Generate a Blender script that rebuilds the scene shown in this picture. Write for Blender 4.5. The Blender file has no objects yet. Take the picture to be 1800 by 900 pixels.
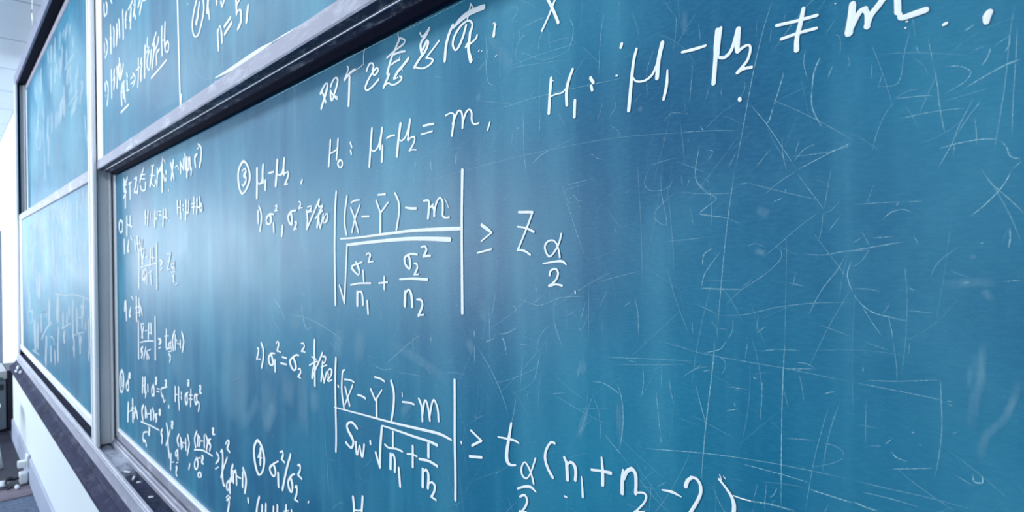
import bpy, bmesh, math, random
from mathutils import Vector, Matrix

scene = bpy.context.scene
col = scene.collection

# ------------------------------------------------------------------ camera
ZE = 1.67                                   # eye height above the floor
F = 1025.0 / 1800.0                         # focal length over frame width
TH = math.atan(1000 / 1025)
ROLL = 0.0135
fwd = Vector((-math.cos(TH), math.sin(TH), 0))
rgt = Vector((math.sin(TH), math.cos(TH), 0))
up = Vector((0, 0, 1))
cr = rgt * math.cos(ROLL) - up * math.sin(ROLL)
cu = up * math.cos(ROLL) + rgt * math.sin(ROLL)
cd = bpy.data.cameras.new('camera')
cam = bpy.data.objects.new('camera', cd)
col.objects.link(cam)
cam.matrix_world = Matrix(((cr.x, cu.x, -fwd.x, 0), (cr.y, cu.y, -fwd.y, -0.6),
                           (cr.z, cu.z, -fwd.z, ZE), (0, 0, 0, 1)))
cd.sensor_width = 36
cd.lens = 36 * F
cd.clip_start = 0.02
cd.dof.use_dof = True
cd.dof.focus_distance = 0.80
cd.dof.aperture_fstop = 8.0
scene.camera = cam

# ------------------------------------------------------------------ world, light, exposure
world = bpy.data.worlds.new('world')
scene.world = world
world.use_nodes = True
world.node_tree.nodes['Background'].inputs[0].default_value = (0.62, 0.78, 1.0, 1)
world.node_tree.nodes['Background'].inputs[1].default_value = 0.6
scene.view_settings.view_transform = 'Standard'
scene.view_settings.look = 'None'
scene.view_settings.gamma = 1
scene.view_settings.use_curve_mapping = False
scene.view_settings.exposure = 1.18


def area(name, loc, target, sx, sy, power, color):
    l = bpy.data.lights.new(name, 'AREA')
    l.shape = 'RECTANGLE'
    l.size = sx
    l.size_y = sy
    l.energy = power
    l.color = color
    o = bpy.data.objects.new(name, l)
    col.objects.link(o)
    o.location = loc
    d = Vector(target) - Vector(loc)
    o.rotation_euler = d.to_track_quat('-Z', 'Y').to_euler()
    return o


DAY = (0.86, 0.95, 1.0)
# daylight through the windows of the opposite wall, and through the window of the far end wall
for wx, power in ((-11.2, 350), (-7.4, 32), (-3.4, 22), (0.6, 20)):  # first window set far stronger to put a glow on the board
    area('window_daylight', (wx, -8.95, 2.15), (wx, 0, 2.15), 2.6, 2.1, power, DAY)
area('window_daylight', (-15.95, -4.6, 2.0), (0, -4.6, 2.0), 4.6, 1.9, 75, DAY)
# unseen lights without fixtures, added to brighten the boards towards the top
for lx, power in ((0.4, 12.5), (-1.8, 12.5), (-4.2, 11), (-6.6, 10)):
    area('added_top_light', (lx, -1.5, 3.6), (lx, 0, 2.0), 1.8, 0.5, power, (0.88, 0.96, 1.0))

# ------------------------------------------------------------------ node helpers


def new_mat(name):
    m = bpy.data.materials.new(name)
    m.use_nodes = True
    nt = m.node_tree
    return m, nt, nt.nodes['Principled BSDF']


def nd(nt, typ, **kw):
    n = nt.nodes.new(typ)
    for k, v in kw.items():
        setattr(n, k, v)
    return n


def coords(nt, scale=(1, 1, 1), rot=(0, 0, 0)):
    tc = nd(nt, 'ShaderNodeTexCoord')
    mp = nd(nt, 'ShaderNodeMapping')
    mp.inputs['Scale'].default_value = scale
    mp.inputs['Rotation'].default_value = rot
    nt.links.new(tc.outputs['Object'], mp.inputs['Vector'])
    return mp.outputs['Vector']


def noise(nt, vec, scale, detail=4.0, rough=0.6, dist=0.0):
    n = nd(nt, 'ShaderNodeTexNoise')
    n.inputs['Scale'].default_value = scale
    n.inputs['Detail'].default_value = detail
    n.inputs['Roughness'].default_value = rough
    n.inputs['Distortion'].default_value = dist
    nt.links.new(vec, n.inputs['Vector'])
    return n.outputs['Fac']


def ramp(nt, fac, p0, p1, c0=(0, 0, 0, 1), c1=(1, 1, 1, 1)):
    r = nd(nt, 'ShaderNodeValToRGB')
    r.color_ramp.elements[0].position = p0
    r.color_ramp.elements[1].position = p1
    r.color_ramp.elements[0].color = c0
    r.color_ramp.elements[1].color = c1
    nt.links.new(fac, r.inputs['Fac'])
    return r.outputs['Color']


def math_(nt, op, a, b=None):
    n = nd(nt, 'ShaderNodeMath', operation=op)
    for i, v in enumerate((a, b)):
        if v is None:
            continue
        if isinstance(v, (int, float)):
            n.inputs[i].default_value = v
        else:
            nt.links.new(v, n.inputs[i])
    return n.outputs[0]


def mix(nt, fac, a, b):
    n = nd(nt, 'ShaderNodeMix', data_type='RGBA')
    for sock, v in ((n.inputs[0], fac), (n.inputs[6], a), (n.inputs[7], b)):
        if isinstance(v, (int, float)):
            sock.default_value = v
        elif isinstance(v, tuple):
            sock.default_value = v
        else:
            nt.links.new(v, sock)
    return n.outputs[2]


def plain(name, c, rough=0.6, metal=0.0, var=0.12, scale=6.0, bump=0.0, dust=0.0, dust_scale=9.0, spec=0.5):
    m, nt, b = new_mat(name)
    v = coords(nt)
    f = noise(nt, v, scale, 5)
    lo = tuple(x * (1 - var) for x in c) + (1,)
    hi = tuple(min(1, x * (1 + var)) for x in c) + (1,)
    colr = ramp(nt, f, 0.3, 0.7, lo, hi)
    if dust > 0:
        g = noise(nt, coords(nt, (1, 3, 3)), dust_scale, 7, 0.7, 0.4)
        dm = ramp(nt, g, 0.5, 0.72)
        colr = mix(nt, math_(nt, 'MULTIPLY', dm, dust), colr, (0.8, 0.83, 0.88, 1))
    nt.links.new(colr, b.inputs['Base Color'])
    b.inputs['Roughness'].default_value = rough
    b.inputs['Metallic'].default_value = metal
    b.inputs['Specular IOR Level'].default_value = spec
    if bump > 0:
        bn = nd(nt, 'ShaderNodeBump')
        bn.inputs['Strength'].default_value = bump
        bn.inputs['Distance'].default_value = 0.004
        nt.links.new(noise(nt, v, scale * 14, 4), bn.inputs['Height'])
        nt.links.new(bn.outputs['Normal'], b.inputs['Normal'])
    return m


def board_mat():
    m, nt, b = new_mat('blue_chalkboard')
    v = coords(nt)
    big = noise(nt, v, 1.6, 3, 0.5, 0.3)
    base = ramp(nt, big, 0.35, 0.68, (0.003, 0.103, 0.218, 1), (0.012, 0.205, 0.330, 1))
    # wiped chalk film: broad vertical eraser swaths, and cloudy patches
    sw = noise(nt, coords(nt, (5.5, 5.5, 0.55)), 1.7, 4, 0.55, 0.6)
    swm = ramp(nt, sw, 0.44, 0.72)
    cl = noise(nt, coords(nt, (1, 1, 1), (0, 0.5, 0)), 4.2, 5, 0.6, 0.8)
    clm = ramp(nt, cl, 0.48, 0.78)
    film = math_(nt, 'ADD', math_(nt, 'MULTIPLY', swm, 0.16), math_(nt, 'MULTIPLY', clm, 0.10))
    # fine grain of the worn surface
    gr = noise(nt, coords(nt, (90, 90, 330), (0, 0.25, 0)), 1.0, 3, 0.7)
    grm = ramp(nt, gr, 0.42, 0.80)
    gr2 = noise(nt, v, 620, 2, 0.5)
    film = math_(nt, 'ADD', film, math_(nt, 'MULTIPLY', grm, 0.07))
    film = math_(nt, 'ADD', film, math_(nt, 'MULTIPLY', ramp(nt, gr2, 0.60, 0.80), 0.08))
    c = mix(nt, film, base, (0.20, 0.62, 0.74, 1))
    nt.links.new(c, b.inputs['Base Color'])
    b.inputs['Roughness'].default_value = 0.37
    b.inputs['Specular IOR Level'].default_value = 0.22
    bn = nd(nt, 'ShaderNodeBump')
    bn.inputs['Strength'].default_value = 0.12
    bn.inputs['Distance'].default_value = 0.001
    nt.links.new(gr2, bn.inputs['Height'])
    nt.links.new(bn.outputs['Normal'], b.inputs['Normal'])
    return m


def chalk_mat(name, color, kind):
    """chalk lying on the board; 'mark' attribute: r strength, g fade, b distance across (0 centre, 1 edge)"""
    m, nt, b = new_mat(name)
    b.inputs['Roughness'].default_value = 0.95
    b.inputs['Specular IOR Level'].default_value = 0.1
    b.inputs['Base Color'].default_value = color
    at = nd(nt, 'ShaderNodeAttribute', attribute_name='mark')
    sep = nd(nt, 'ShaderNodeSeparateColor')
    nt.links.new(at.outputs['Color'], sep.inputs[0])
    s, f, e = sep.outputs[0], sep.outputs[1], sep.outputs[2]
    v = coords(nt)
    if kind == 'solid':
        g = noise(nt, v, 900, 2, 0.6)
        inner = math_(nt, 'SUBTRACT', 1.25, e)
        a = math_(nt, 'ADD', math_(nt, 'MULTIPLY', inner, 3.2), math_(nt, 'MULTIPLY', math_(nt, 'SUBTRACT', g, 0.55), 3.0))
        a = math_(nt, 'MINIMUM', math_(nt, 'MAXIMUM', a, 0.0), 1.0)
        a = math_(nt, 'MULTIPLY', a, s)
    elif kind == 'scratch':
        g = noise(nt, v, 500, 3, 0.7)
        gm = ramp(nt, g, 0.38, 0.66)
        a = math_(nt, 'MULTIPLY', math_(nt, 'SUBTRACT', 1.15, e), math_(nt, 'ADD', math_(nt, 'MULTIPLY', gm, 0.75), 0.25))
        a = math_(nt, 'MULTIPLY', math_(nt, 'MULTIPLY', a, s), f)
        a = math_(nt, 'MINIMUM', a, 1.0)
    else:
        st = noise(nt, coords(nt, (150, 150, 14)), 1.0, 4, 0.7)
        fine = noise(nt, v, 260, 3, 0.7)
        soft = math_(nt, 'SUBTRACT', 1.0, math_(nt, 'POWER', e, 2.2))
        a = math_(nt, 'MULTIPLY', soft, math_(nt, 'ADD', math_(nt, 'MULTIPLY', ramp(nt, st, 0.3, 0.7), 0.6), math_(nt, 'MULTIPLY', fine, 0.6)))
        a = math_(nt, 'MULTIPLY', math_(nt, 'MULTIPLY', a, s), f)
        a = math_(nt, 'MINIMUM', a, 1.0)
    nt.links.new(a, b.inputs['Alpha'])
    return m


M = {}
M['board'] = board_mat()
M['chalk'] = chalk_mat('white_chalk', (0.97, 0.99, 0.99, 1), 'solid')
M['scratch'] = chalk_mat('faint_chalk', (0.56, 0.92, 0.98, 1), 'scratch')
M['smear'] = chalk_mat('wiped_chalk', (0.46, 0.74, 0.84, 1), 'smear')
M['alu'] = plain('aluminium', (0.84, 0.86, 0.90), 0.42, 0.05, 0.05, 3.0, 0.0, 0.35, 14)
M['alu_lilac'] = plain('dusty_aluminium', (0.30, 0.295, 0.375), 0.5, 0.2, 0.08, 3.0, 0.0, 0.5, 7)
M['fascia'] = plain('grey_fascia', (0.24, 0.25, 0.34), 0.55, 0.1, 0.08, 3.0)
M['shaded_metal'] = plain('shaded_metal', (0.010, 0.015, 0.050), 0.5, 0.1, 0.25, 8.0, 0.0, 0.45, 18)  # shade under the ledge is put into the navy base, chalk dust over it
M['near_black'] = plain('near_black', (0.003, 0.004, 0.018), 0.8, 0.0, 0.2, 10, spec=0.1)  # near-black that puts the shade of grooves and gaps into the strips' colour
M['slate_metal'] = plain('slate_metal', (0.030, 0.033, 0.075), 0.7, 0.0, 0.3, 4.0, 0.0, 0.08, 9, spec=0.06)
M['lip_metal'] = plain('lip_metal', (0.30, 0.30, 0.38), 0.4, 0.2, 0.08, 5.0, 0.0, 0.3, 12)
M['wall'] = plain('white_wall_paint', (0.72, 0.77, 0.79), 0.85, 0, 0.03, 1.2, 0.05)
M['skirting'] = plain('grey_skirting_paint', (0.36, 0.40, 0.52), 0.6, 0, 0.08, 3)
M['carpet'] = plain('grey_carpet', (0.13, 0.17, 0.26), 0.95, 0, 0.35, 30, 0.6)
M['boards'] = plain('dark_floor', (0.032, 0.032, 0.055), 0.55, 0, 0.5, 6, 0.1)
M['strip'] = plain('brown_strip', (0.20, 0.16, 0.20), 0.5, 0.1, 0.3, 8)
M['plastic_white'] = plain('white_plastic', (0.88, 0.92, 0.94), 0.35, 0, 0.03, 5)
M['plastic_black'] = plain('black_plastic', (0.012, 0.013, 0.03), 0.4, 0, 0.2, 5)
M['beige'] = plain('beige_metal', (0.55, 0.53, 0.55), 0.45, 0, 0.06, 4)
M['grey_case'] = plain('grey_case', (0.16, 0.19, 0.24), 0.5, 0, 0.12, 4)
M['teal'] = plain('teal_stripe', (0.03, 0.16, 0.17), 0.4, 0, 0.1, 4)
M['paper'] = plain('crumpled_paper', (0.72, 0.76, 0.82), 0.9, 0, 0.1, 10)
M['brown'] = plain('brown_stain', (0.16, 0.07, 0.06), 0.8, 0, 0.2, 10)
M['door'] = plain('pale_door_paint', (0.80, 0.85, 0.90), 0.5, 0, 0.04, 2)
M['frame_grey'] = plain('grey_frame', (0.25, 0.28, 0.38), 0.5, 0.2, 0.1, 5)


def trough_mat():
    m, nt, b = new_mat('dusty_tray')
    v = coords(nt)
    f = noise(nt, v, 60, 6, 0.7)
    base = ramp(nt, f, 0.35, 0.7, (0.006, 0.009, 0.030, 1), (0.045, 0.055, 0.11, 1))
    sp = nd(nt, 'ShaderNodeSeparateXYZ')
    nt.links.new(v, sp.inputs[0])
    # chalk dust has heaped up in the corner beside the track post
    d = math_(nt, 'ABSOLUTE', math_(nt, 'ADD', sp.outputs[0], 3.12))
    heap = math_(nt, 'MAXIMUM', math_(nt, 'SUBTRACT', 1.0, math_(nt, 'DIVIDE', d, 0.42)), 0.0)
    g = noise(nt, coords(nt, (14, 30, 30)), 1.0, 7, 0.75, 0.5)
    dm = ramp(nt, math_(nt, 'ADD', g, math_(nt, 'MULTIPLY', heap, 0.42)), 0.60, 0.92)
    nt.links.new(mix(nt, math_(nt, 'MULTIPLY', dm, 0.75), base, (0.62, 0.66, 0.78, 1)), b.inputs['Base Color'])
    b.inputs['Roughness'].default_value = 0.8
    b.inputs['Specular IOR Level'].default_value = 0.2
    bn = nd(nt, 'ShaderNodeBump')
    bn.inputs['Strength'].default_value = 0.5
    bn.inputs['Distance'].default_value = 0.003
    nt.links.new(f, bn.inputs['Height'])
    nt.links.new(bn.outputs['Normal'], b.inputs['Normal'])
    return m


def ceiling_mat():
    m, nt, b = new_mat('ceiling_tiles')
    tc = nd(nt, 'ShaderNodeTexCoord')
    sp = nd(nt, 'ShaderNodeSeparateXYZ')
    nt.links.new(tc.outputs['Object'], sp.inputs[0])

    def seam(sock, off, period, half):
        t = math_(nt, 'ADD', sock, off)
        t = math_(nt, 'MODULO', t, period)
        t = math_(nt, 'ABSOLUTE', math_(nt, 'SUBTRACT', t, period / 2))
        return math_(nt, 'LESS_THAN', t, half)
    sx = seam(sp.outputs[0], 5.86 + 1.066 * 20.5, 1.066, 0.008)
    sy = seam(sp.outputs[1], 30.5, 1.2, 0.006)
    s = math_(nt, 'MAXIMUM', sx, sy)
    f = noise(nt, tc.outputs['Object'], 2.0, 4)
    c = ramp(nt, f, 0.3, 0.7, (0.74, 0.80, 0.87, 1), (0.80, 0.86, 0.92, 1))
    nt.links.new(mix(nt, s, c, (0.22, 0.27, 0.38, 1)), b.inputs['Base Color'])
    b.inputs['Roughness'].default_value = 0.85
    return m


M['ceiling'] = ceiling_mat()
M['tray_dark'] = trough_mat()

# ------------------------------------------------------------------ mesh helpers


def link(name, bm, mat, parent=None, smooth=False, mods=None):
    me = bpy.data.meshes.new(name)
    bmesh.ops.recalc_face_normals(bm, faces=bm.faces)
    bm.to_mesh(me)
    bm.free()
    if smooth:
        for p in me.polygons:
            p.use_smooth = True
    me.materials.append(mat)
    o = bpy.data.objects.new(name, me)
    col.objects.link(o)
    if parent is not None:
        o.parent = parent
        o.matrix_parent_inverse = parent.matrix_basis.inverted()
    return o


def tag(o, label=None, cat=None, group=None, kind=None):
    if label:
        o['label'] = label
    if cat:
        o['category'] = cat
    if group:
        o['group'] = group
    if kind:
        o['kind'] = kind
    return o


def empty(name, loc, label, cat, group=None):
    o = bpy.data.objects.new(name, None)
    o.empty_display_size = 0.05
    col.objects.link(o)
    o.location = loc
    return tag(o, label, cat, group)


def box(bm, x0, x1, y0, y1, z0, z1, bev=0.0):
    r = bmesh.ops.create_cube(bm, size=1)
    vs = r['verts']
    for v in vs:
        v.co = Vector(((x0 + x1) / 2 + v.co.x * (x1 - x0), (y0 + y1) / 2 + v.co.y * (y1 - y0), (z0 + z1) / 2 + v.co.z * (z1 - z0)))
    if bev > 0:
        es = list({e for v in vs for e in v.link_edges})
        bmesh.ops.bevel(bm, geom=es, offset=bev, segments=2, affect='EDGES', profile=0.5)


def bx(name, mat, x0, x1, y0, y1, z0, z1, parent=None, bev=0.0):
    bm = bmesh.new()
    box(bm, min(x0, x1), max(x0, x1), min(y0, y1), max(y0, y1), min(z0, z1), max(z0, z1), bev)
    return link(name, bm, mat, parent)


def extrude_x(bm, prof, x0, x1):
    """closed profile of (y, z) swept along x"""
    a = [bm.verts.new((x0, y, z)) for y, z in prof]
    b = [bm.verts.new((x1, y, z)) for y, z in prof]
    n = len(prof)
    for i in range(n):
        bm.faces.new((a[i], a[(i + 1) % n], b[(i + 1) % n], b[i]))
    bm.faces.new(a)
    bm.faces.new(b)


def extrude_z(bm, prof, z0, z1):
    a = [bm.verts.new((x, y, z0)) for x, y in prof]
    b = [bm.verts.new((x, y, z1)) for x, y in prof]
    n = len(prof)
    for i in range(n):
        bm.faces.new((a[i], a[(i + 1) % n], b[(i + 1) % n], b[i]))
    bm.faces.new(a)
    bm.faces.new(b)


def px(name, mat, prof_dh, s0, s1, parent=None):
    """profile given as (distance from the viewer's plane D, height above the eye H)"""
    bm = bmesh.new()
    extrude_x(bm, [(d - 0.6, ZE + h) for d, h in prof_dh], -s0, -s1)
    return link(name, bm, mat, parent)


def tube(bm, pts, r, seg=10):
    rings = []
    P = [Vector(p) for p in pts]
    for i, p in enumerate(P):
        t = (P[min(i + 1, len(P) - 1)] - P[max(i - 1, 0)]).normalized()
        a = t.orthogonal().normalized()
        if i > 0:
            a = (pa - t * pa.dot(t)).normalized()
        pa = a
        b = t.cross(a)
        rr = r[i] if isinstance(r, (list, tuple)) else r
        rings.append([bm.verts.new(p + (a * math.cos(k * 2 * math.pi / seg) + b * math.sin(k * 2 * math.pi / seg)) * rr) for k in range(seg)])
    for u, w in zip(rings[:-1], rings[1:]):
        for k in range(seg):
            bm.faces.new((u[k], u[(k + 1) % seg], w[(k + 1) % seg], w[k]))
    bm.faces.new(rings[0])
    bm.faces.new(rings[-1])


# ------------------------------------------------------------------ room shell
XL, XR, YB, YO, ZC = -16.0, 5.0, 0.10, -9.0, 3.69


def struct(name, mat, *b):
    return tag(bx(name, mat, *b), kind='structure')


struct('wall_back', M['wall'], XL - .12, XR + .12, YB, YB + .15, 0, ZC)
struct('floor', M['carpet'], XL - .12, XR + .12, YO - .12, YB + .15, -0.12, 0)
struct('ceiling', M['ceiling'], XL - .12, XR + .12, YO - .12, YB + .15, ZC, ZC + .12)
struct('wall_right', M['wall'], XR, XR + .12, YO, YB, 0, ZC)


def wall_with_openings(name, axis, at, a0, a1, openings):
    """wall along x (axis 'x', at = y of its inner face) or along y (axis 'y'), with window openings (centre, width, z0, z1)"""
    bm = bmesh.new()

    def seg(u0, u1, z0, z1):
        if u1 - u0 < 1e-4:
            return
        if axis == 'x':
            box(bm, u0, u1, at - .12, at, z0, z1)
        else:
            box(bm, at - .12, at, u0, u1, z0, z1)
    cur = a0
    for c, w, z0, z1 in openings:
        seg(cur, c - w / 2, 0, ZC)
        seg(c - w / 2, c + w / 2, 0, z0)
        seg(c - w / 2, c + w / 2, z1, ZC)
        cur = c + w / 2
    seg(cur, a1, 0, ZC)
    tag(link(name, bm, M['wall']), kind='structure')


wall_with_openings('wall_front', 'x', YO, XL - .12, XR + .12, [(c, 2.7, 1.05, 3.25) for c in (-11.2, -7.4, -3.4, 0.6)])
wall_with_openings('wall_left', 'y', XL, YO, YB, [(-4.6, 4.7, 1.0, 3.0)])

glass, gnt, gb = new_mat('window_glass')
gb.inputs['Base Color'].default_value = (0.8, 0.9, 1, 1)
gb.inputs['Transmission Weight'].default_value = 1.0
gb.inputs['Roughness'].default_value = 0.05


def window(n, axis, at, c, w, z0, z1):
    o = bpy.data.objects.new('window_%d' % n, None)
    col.objects.link(o)
    tag(o, kind='structure')
    bm = bmesh.new()
    for u0, u1, a, b in ((c - w / 2, c - w / 2 + .06, z0, z1), (c + w / 2 - .06, c + w / 2, z0, z1), (c - .03, c + .03, z0 + .06, z1 - .06),
                         (c - w / 2 + .06, c + w / 2 - .06, z0, z0 + .06), (c - w / 2 + .06, c + w / 2 - .06, z1 - .06, z1)):
        if axis == 'x':
            box(bm, u0, u1, at - .11, at - .07, a, b)
        else:
            box(bm, at - .11, at - .07, u0, u1, a, b)
    link('window_frame', bm, M['alu'], o)
    if axis == 'x':
        bx('window_pane', glass, c - w / 2 + .06, c + w / 2 - .06, at - .094, at - .088, z0 + .06, z1 - .06, o)
    else:
        bx('window_pane', glass, at - .094, at - .088, c - w / 2 + .06, c + w / 2 - .06, z0 + .06, z1 - .06, o)


for i, c in enumerate((-11.2, -7.4, -3.4, 0.6)):
    window(i + 1, 'x', YO, c, 2.7, 1.05, 3.25)
window(5, 'y', XL, -4.6, 4.7, 1.0, 3.0)

# low wall that carries the chalk tray, with its skirting
DADO = -0.14
struct('wall_low', M['wall'], -7.24, 1.2, DADO, YB, 0, ZE - 1.046)
bm = bmesh.new()
extrude_x(bm, [(DADO - .012, 0), (DADO - .012, .185), (DADO - .006, .197), (DADO, .2), (DADO, 0)], -7.25, 1.2)
tag(link('baseboard_back', bm, M['skirting']), kind='structure')
# darker floor beyond a brown threshold strip
struct('trim_1', M['boards'], -16, -5.66, -2.2, DADO - .012, 0.0, 0.006)
bm = bmesh.new()
extrude_x(bm, [(-2.2, 0), (-2.2, .006), (DADO - .014, .006), (DADO - .014, 0)], -5.66, -5.42)
tag(link('trim_2', bm, M['strip']), kind='structure')

# plain door in the back wall beyond the boards
d = bpy.data.objects.new('door_1', None)
col.objects.link(d)
tag(d, kind='structure')
bx('door_leaf', M['door'], -13.9, -13.0, YB - .03, YB - .004, 0.02, ZE + .48, d, 0.004)
bm = bmesh.new()
box(bm, -13.0, -12.94, YB - .05, YB - .004, 0.02, ZE + .54, .004)
box(bm, -13.96, -13.9, YB - .05, YB - .004, 0.02, ZE + .54, .004)
box(bm, -13.9, -13.0, YB - .05, YB - .004, ZE + .48, ZE + .54, .004)
link('door_frame', bm, M['frame_grey'], d)
bm = bmesh.new()
tube(bm, [(-13.08, YB - .03, 1.02), (-13.08, YB - .08, 1.02), (-13.20, YB - .08, 1.02)], .011)
link('door_handle', bm, M['lip_metal'], d, True)

# ------------------------------------------------------------------ track posts


def post(s0, s1, label, groove=.003):
    o = empty('track_post', (-(s0 + s1) / 2, 0.0, ZE - .895), label, 'post', 'track posts of the chalkboards')
    a, b = -s0, -s1          # a: right side, b: left side (x)
    z0, z1 = ZE - .889, ZE + 1.738

    def bar(name, xa, xb, d0, d1):
        bm = bmesh.new()
        box(bm, xa, xb, d0 - .6, d1 - .6, z0, z1, .0018)
        link(name, bm, M['alu'], o)
    bar('front_flange', b, a, .5165, .5300)
    w = a - b
    for k in (0.16, 0.84):
        bm = bmesh.new()
        box(bm, b + w * k - .012, b + w * k + .012, -.0865, -.0836, z0 + .002, z1 - .002, .001)
        link('front_rib', bm, M['alu'], o)
    bar('web', b + .038, a - .038, .5302, .698)
    for k, xa, xb in ((0, b, b + .0378), (1, a - .0378, a)):
        bar('middle_fin', xa, xb, .578, .5875)
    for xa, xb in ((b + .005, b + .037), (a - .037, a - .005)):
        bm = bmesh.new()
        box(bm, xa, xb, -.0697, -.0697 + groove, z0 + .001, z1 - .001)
        link('groove_shade', bm, M['near_black'], o)  # dark strips put in for the shade of the track grooves
    return o


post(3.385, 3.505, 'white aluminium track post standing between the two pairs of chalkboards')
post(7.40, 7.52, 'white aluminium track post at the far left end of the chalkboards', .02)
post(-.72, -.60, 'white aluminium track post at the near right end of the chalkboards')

# ------------------------------------------------------------------ header box above the boards
o = empty('header_box', (-3.4, -.073, ZE + 1.74), 'long dark-bottomed box running above all the chalkboards under the ceiling', 'header box')
px('fascia', M['fascia'], [(.520, 1.742), (.520, 1.838), (.535, 1.842), (.535, 1.742)], 7.56, -.75, o)
px('soffit', M['near_black'], [(.5355, 1.740), (.5355, 1.756), (.698, 1.756), (.698, 1.740)], 7.56, -.75, o)
px('top_cover', M['alu_lilac'], [(.5355, 1.828), (.5355, 1.840), (.698, 1.840), (.698, 1.828)], 7.56, -.75, o)

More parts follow.
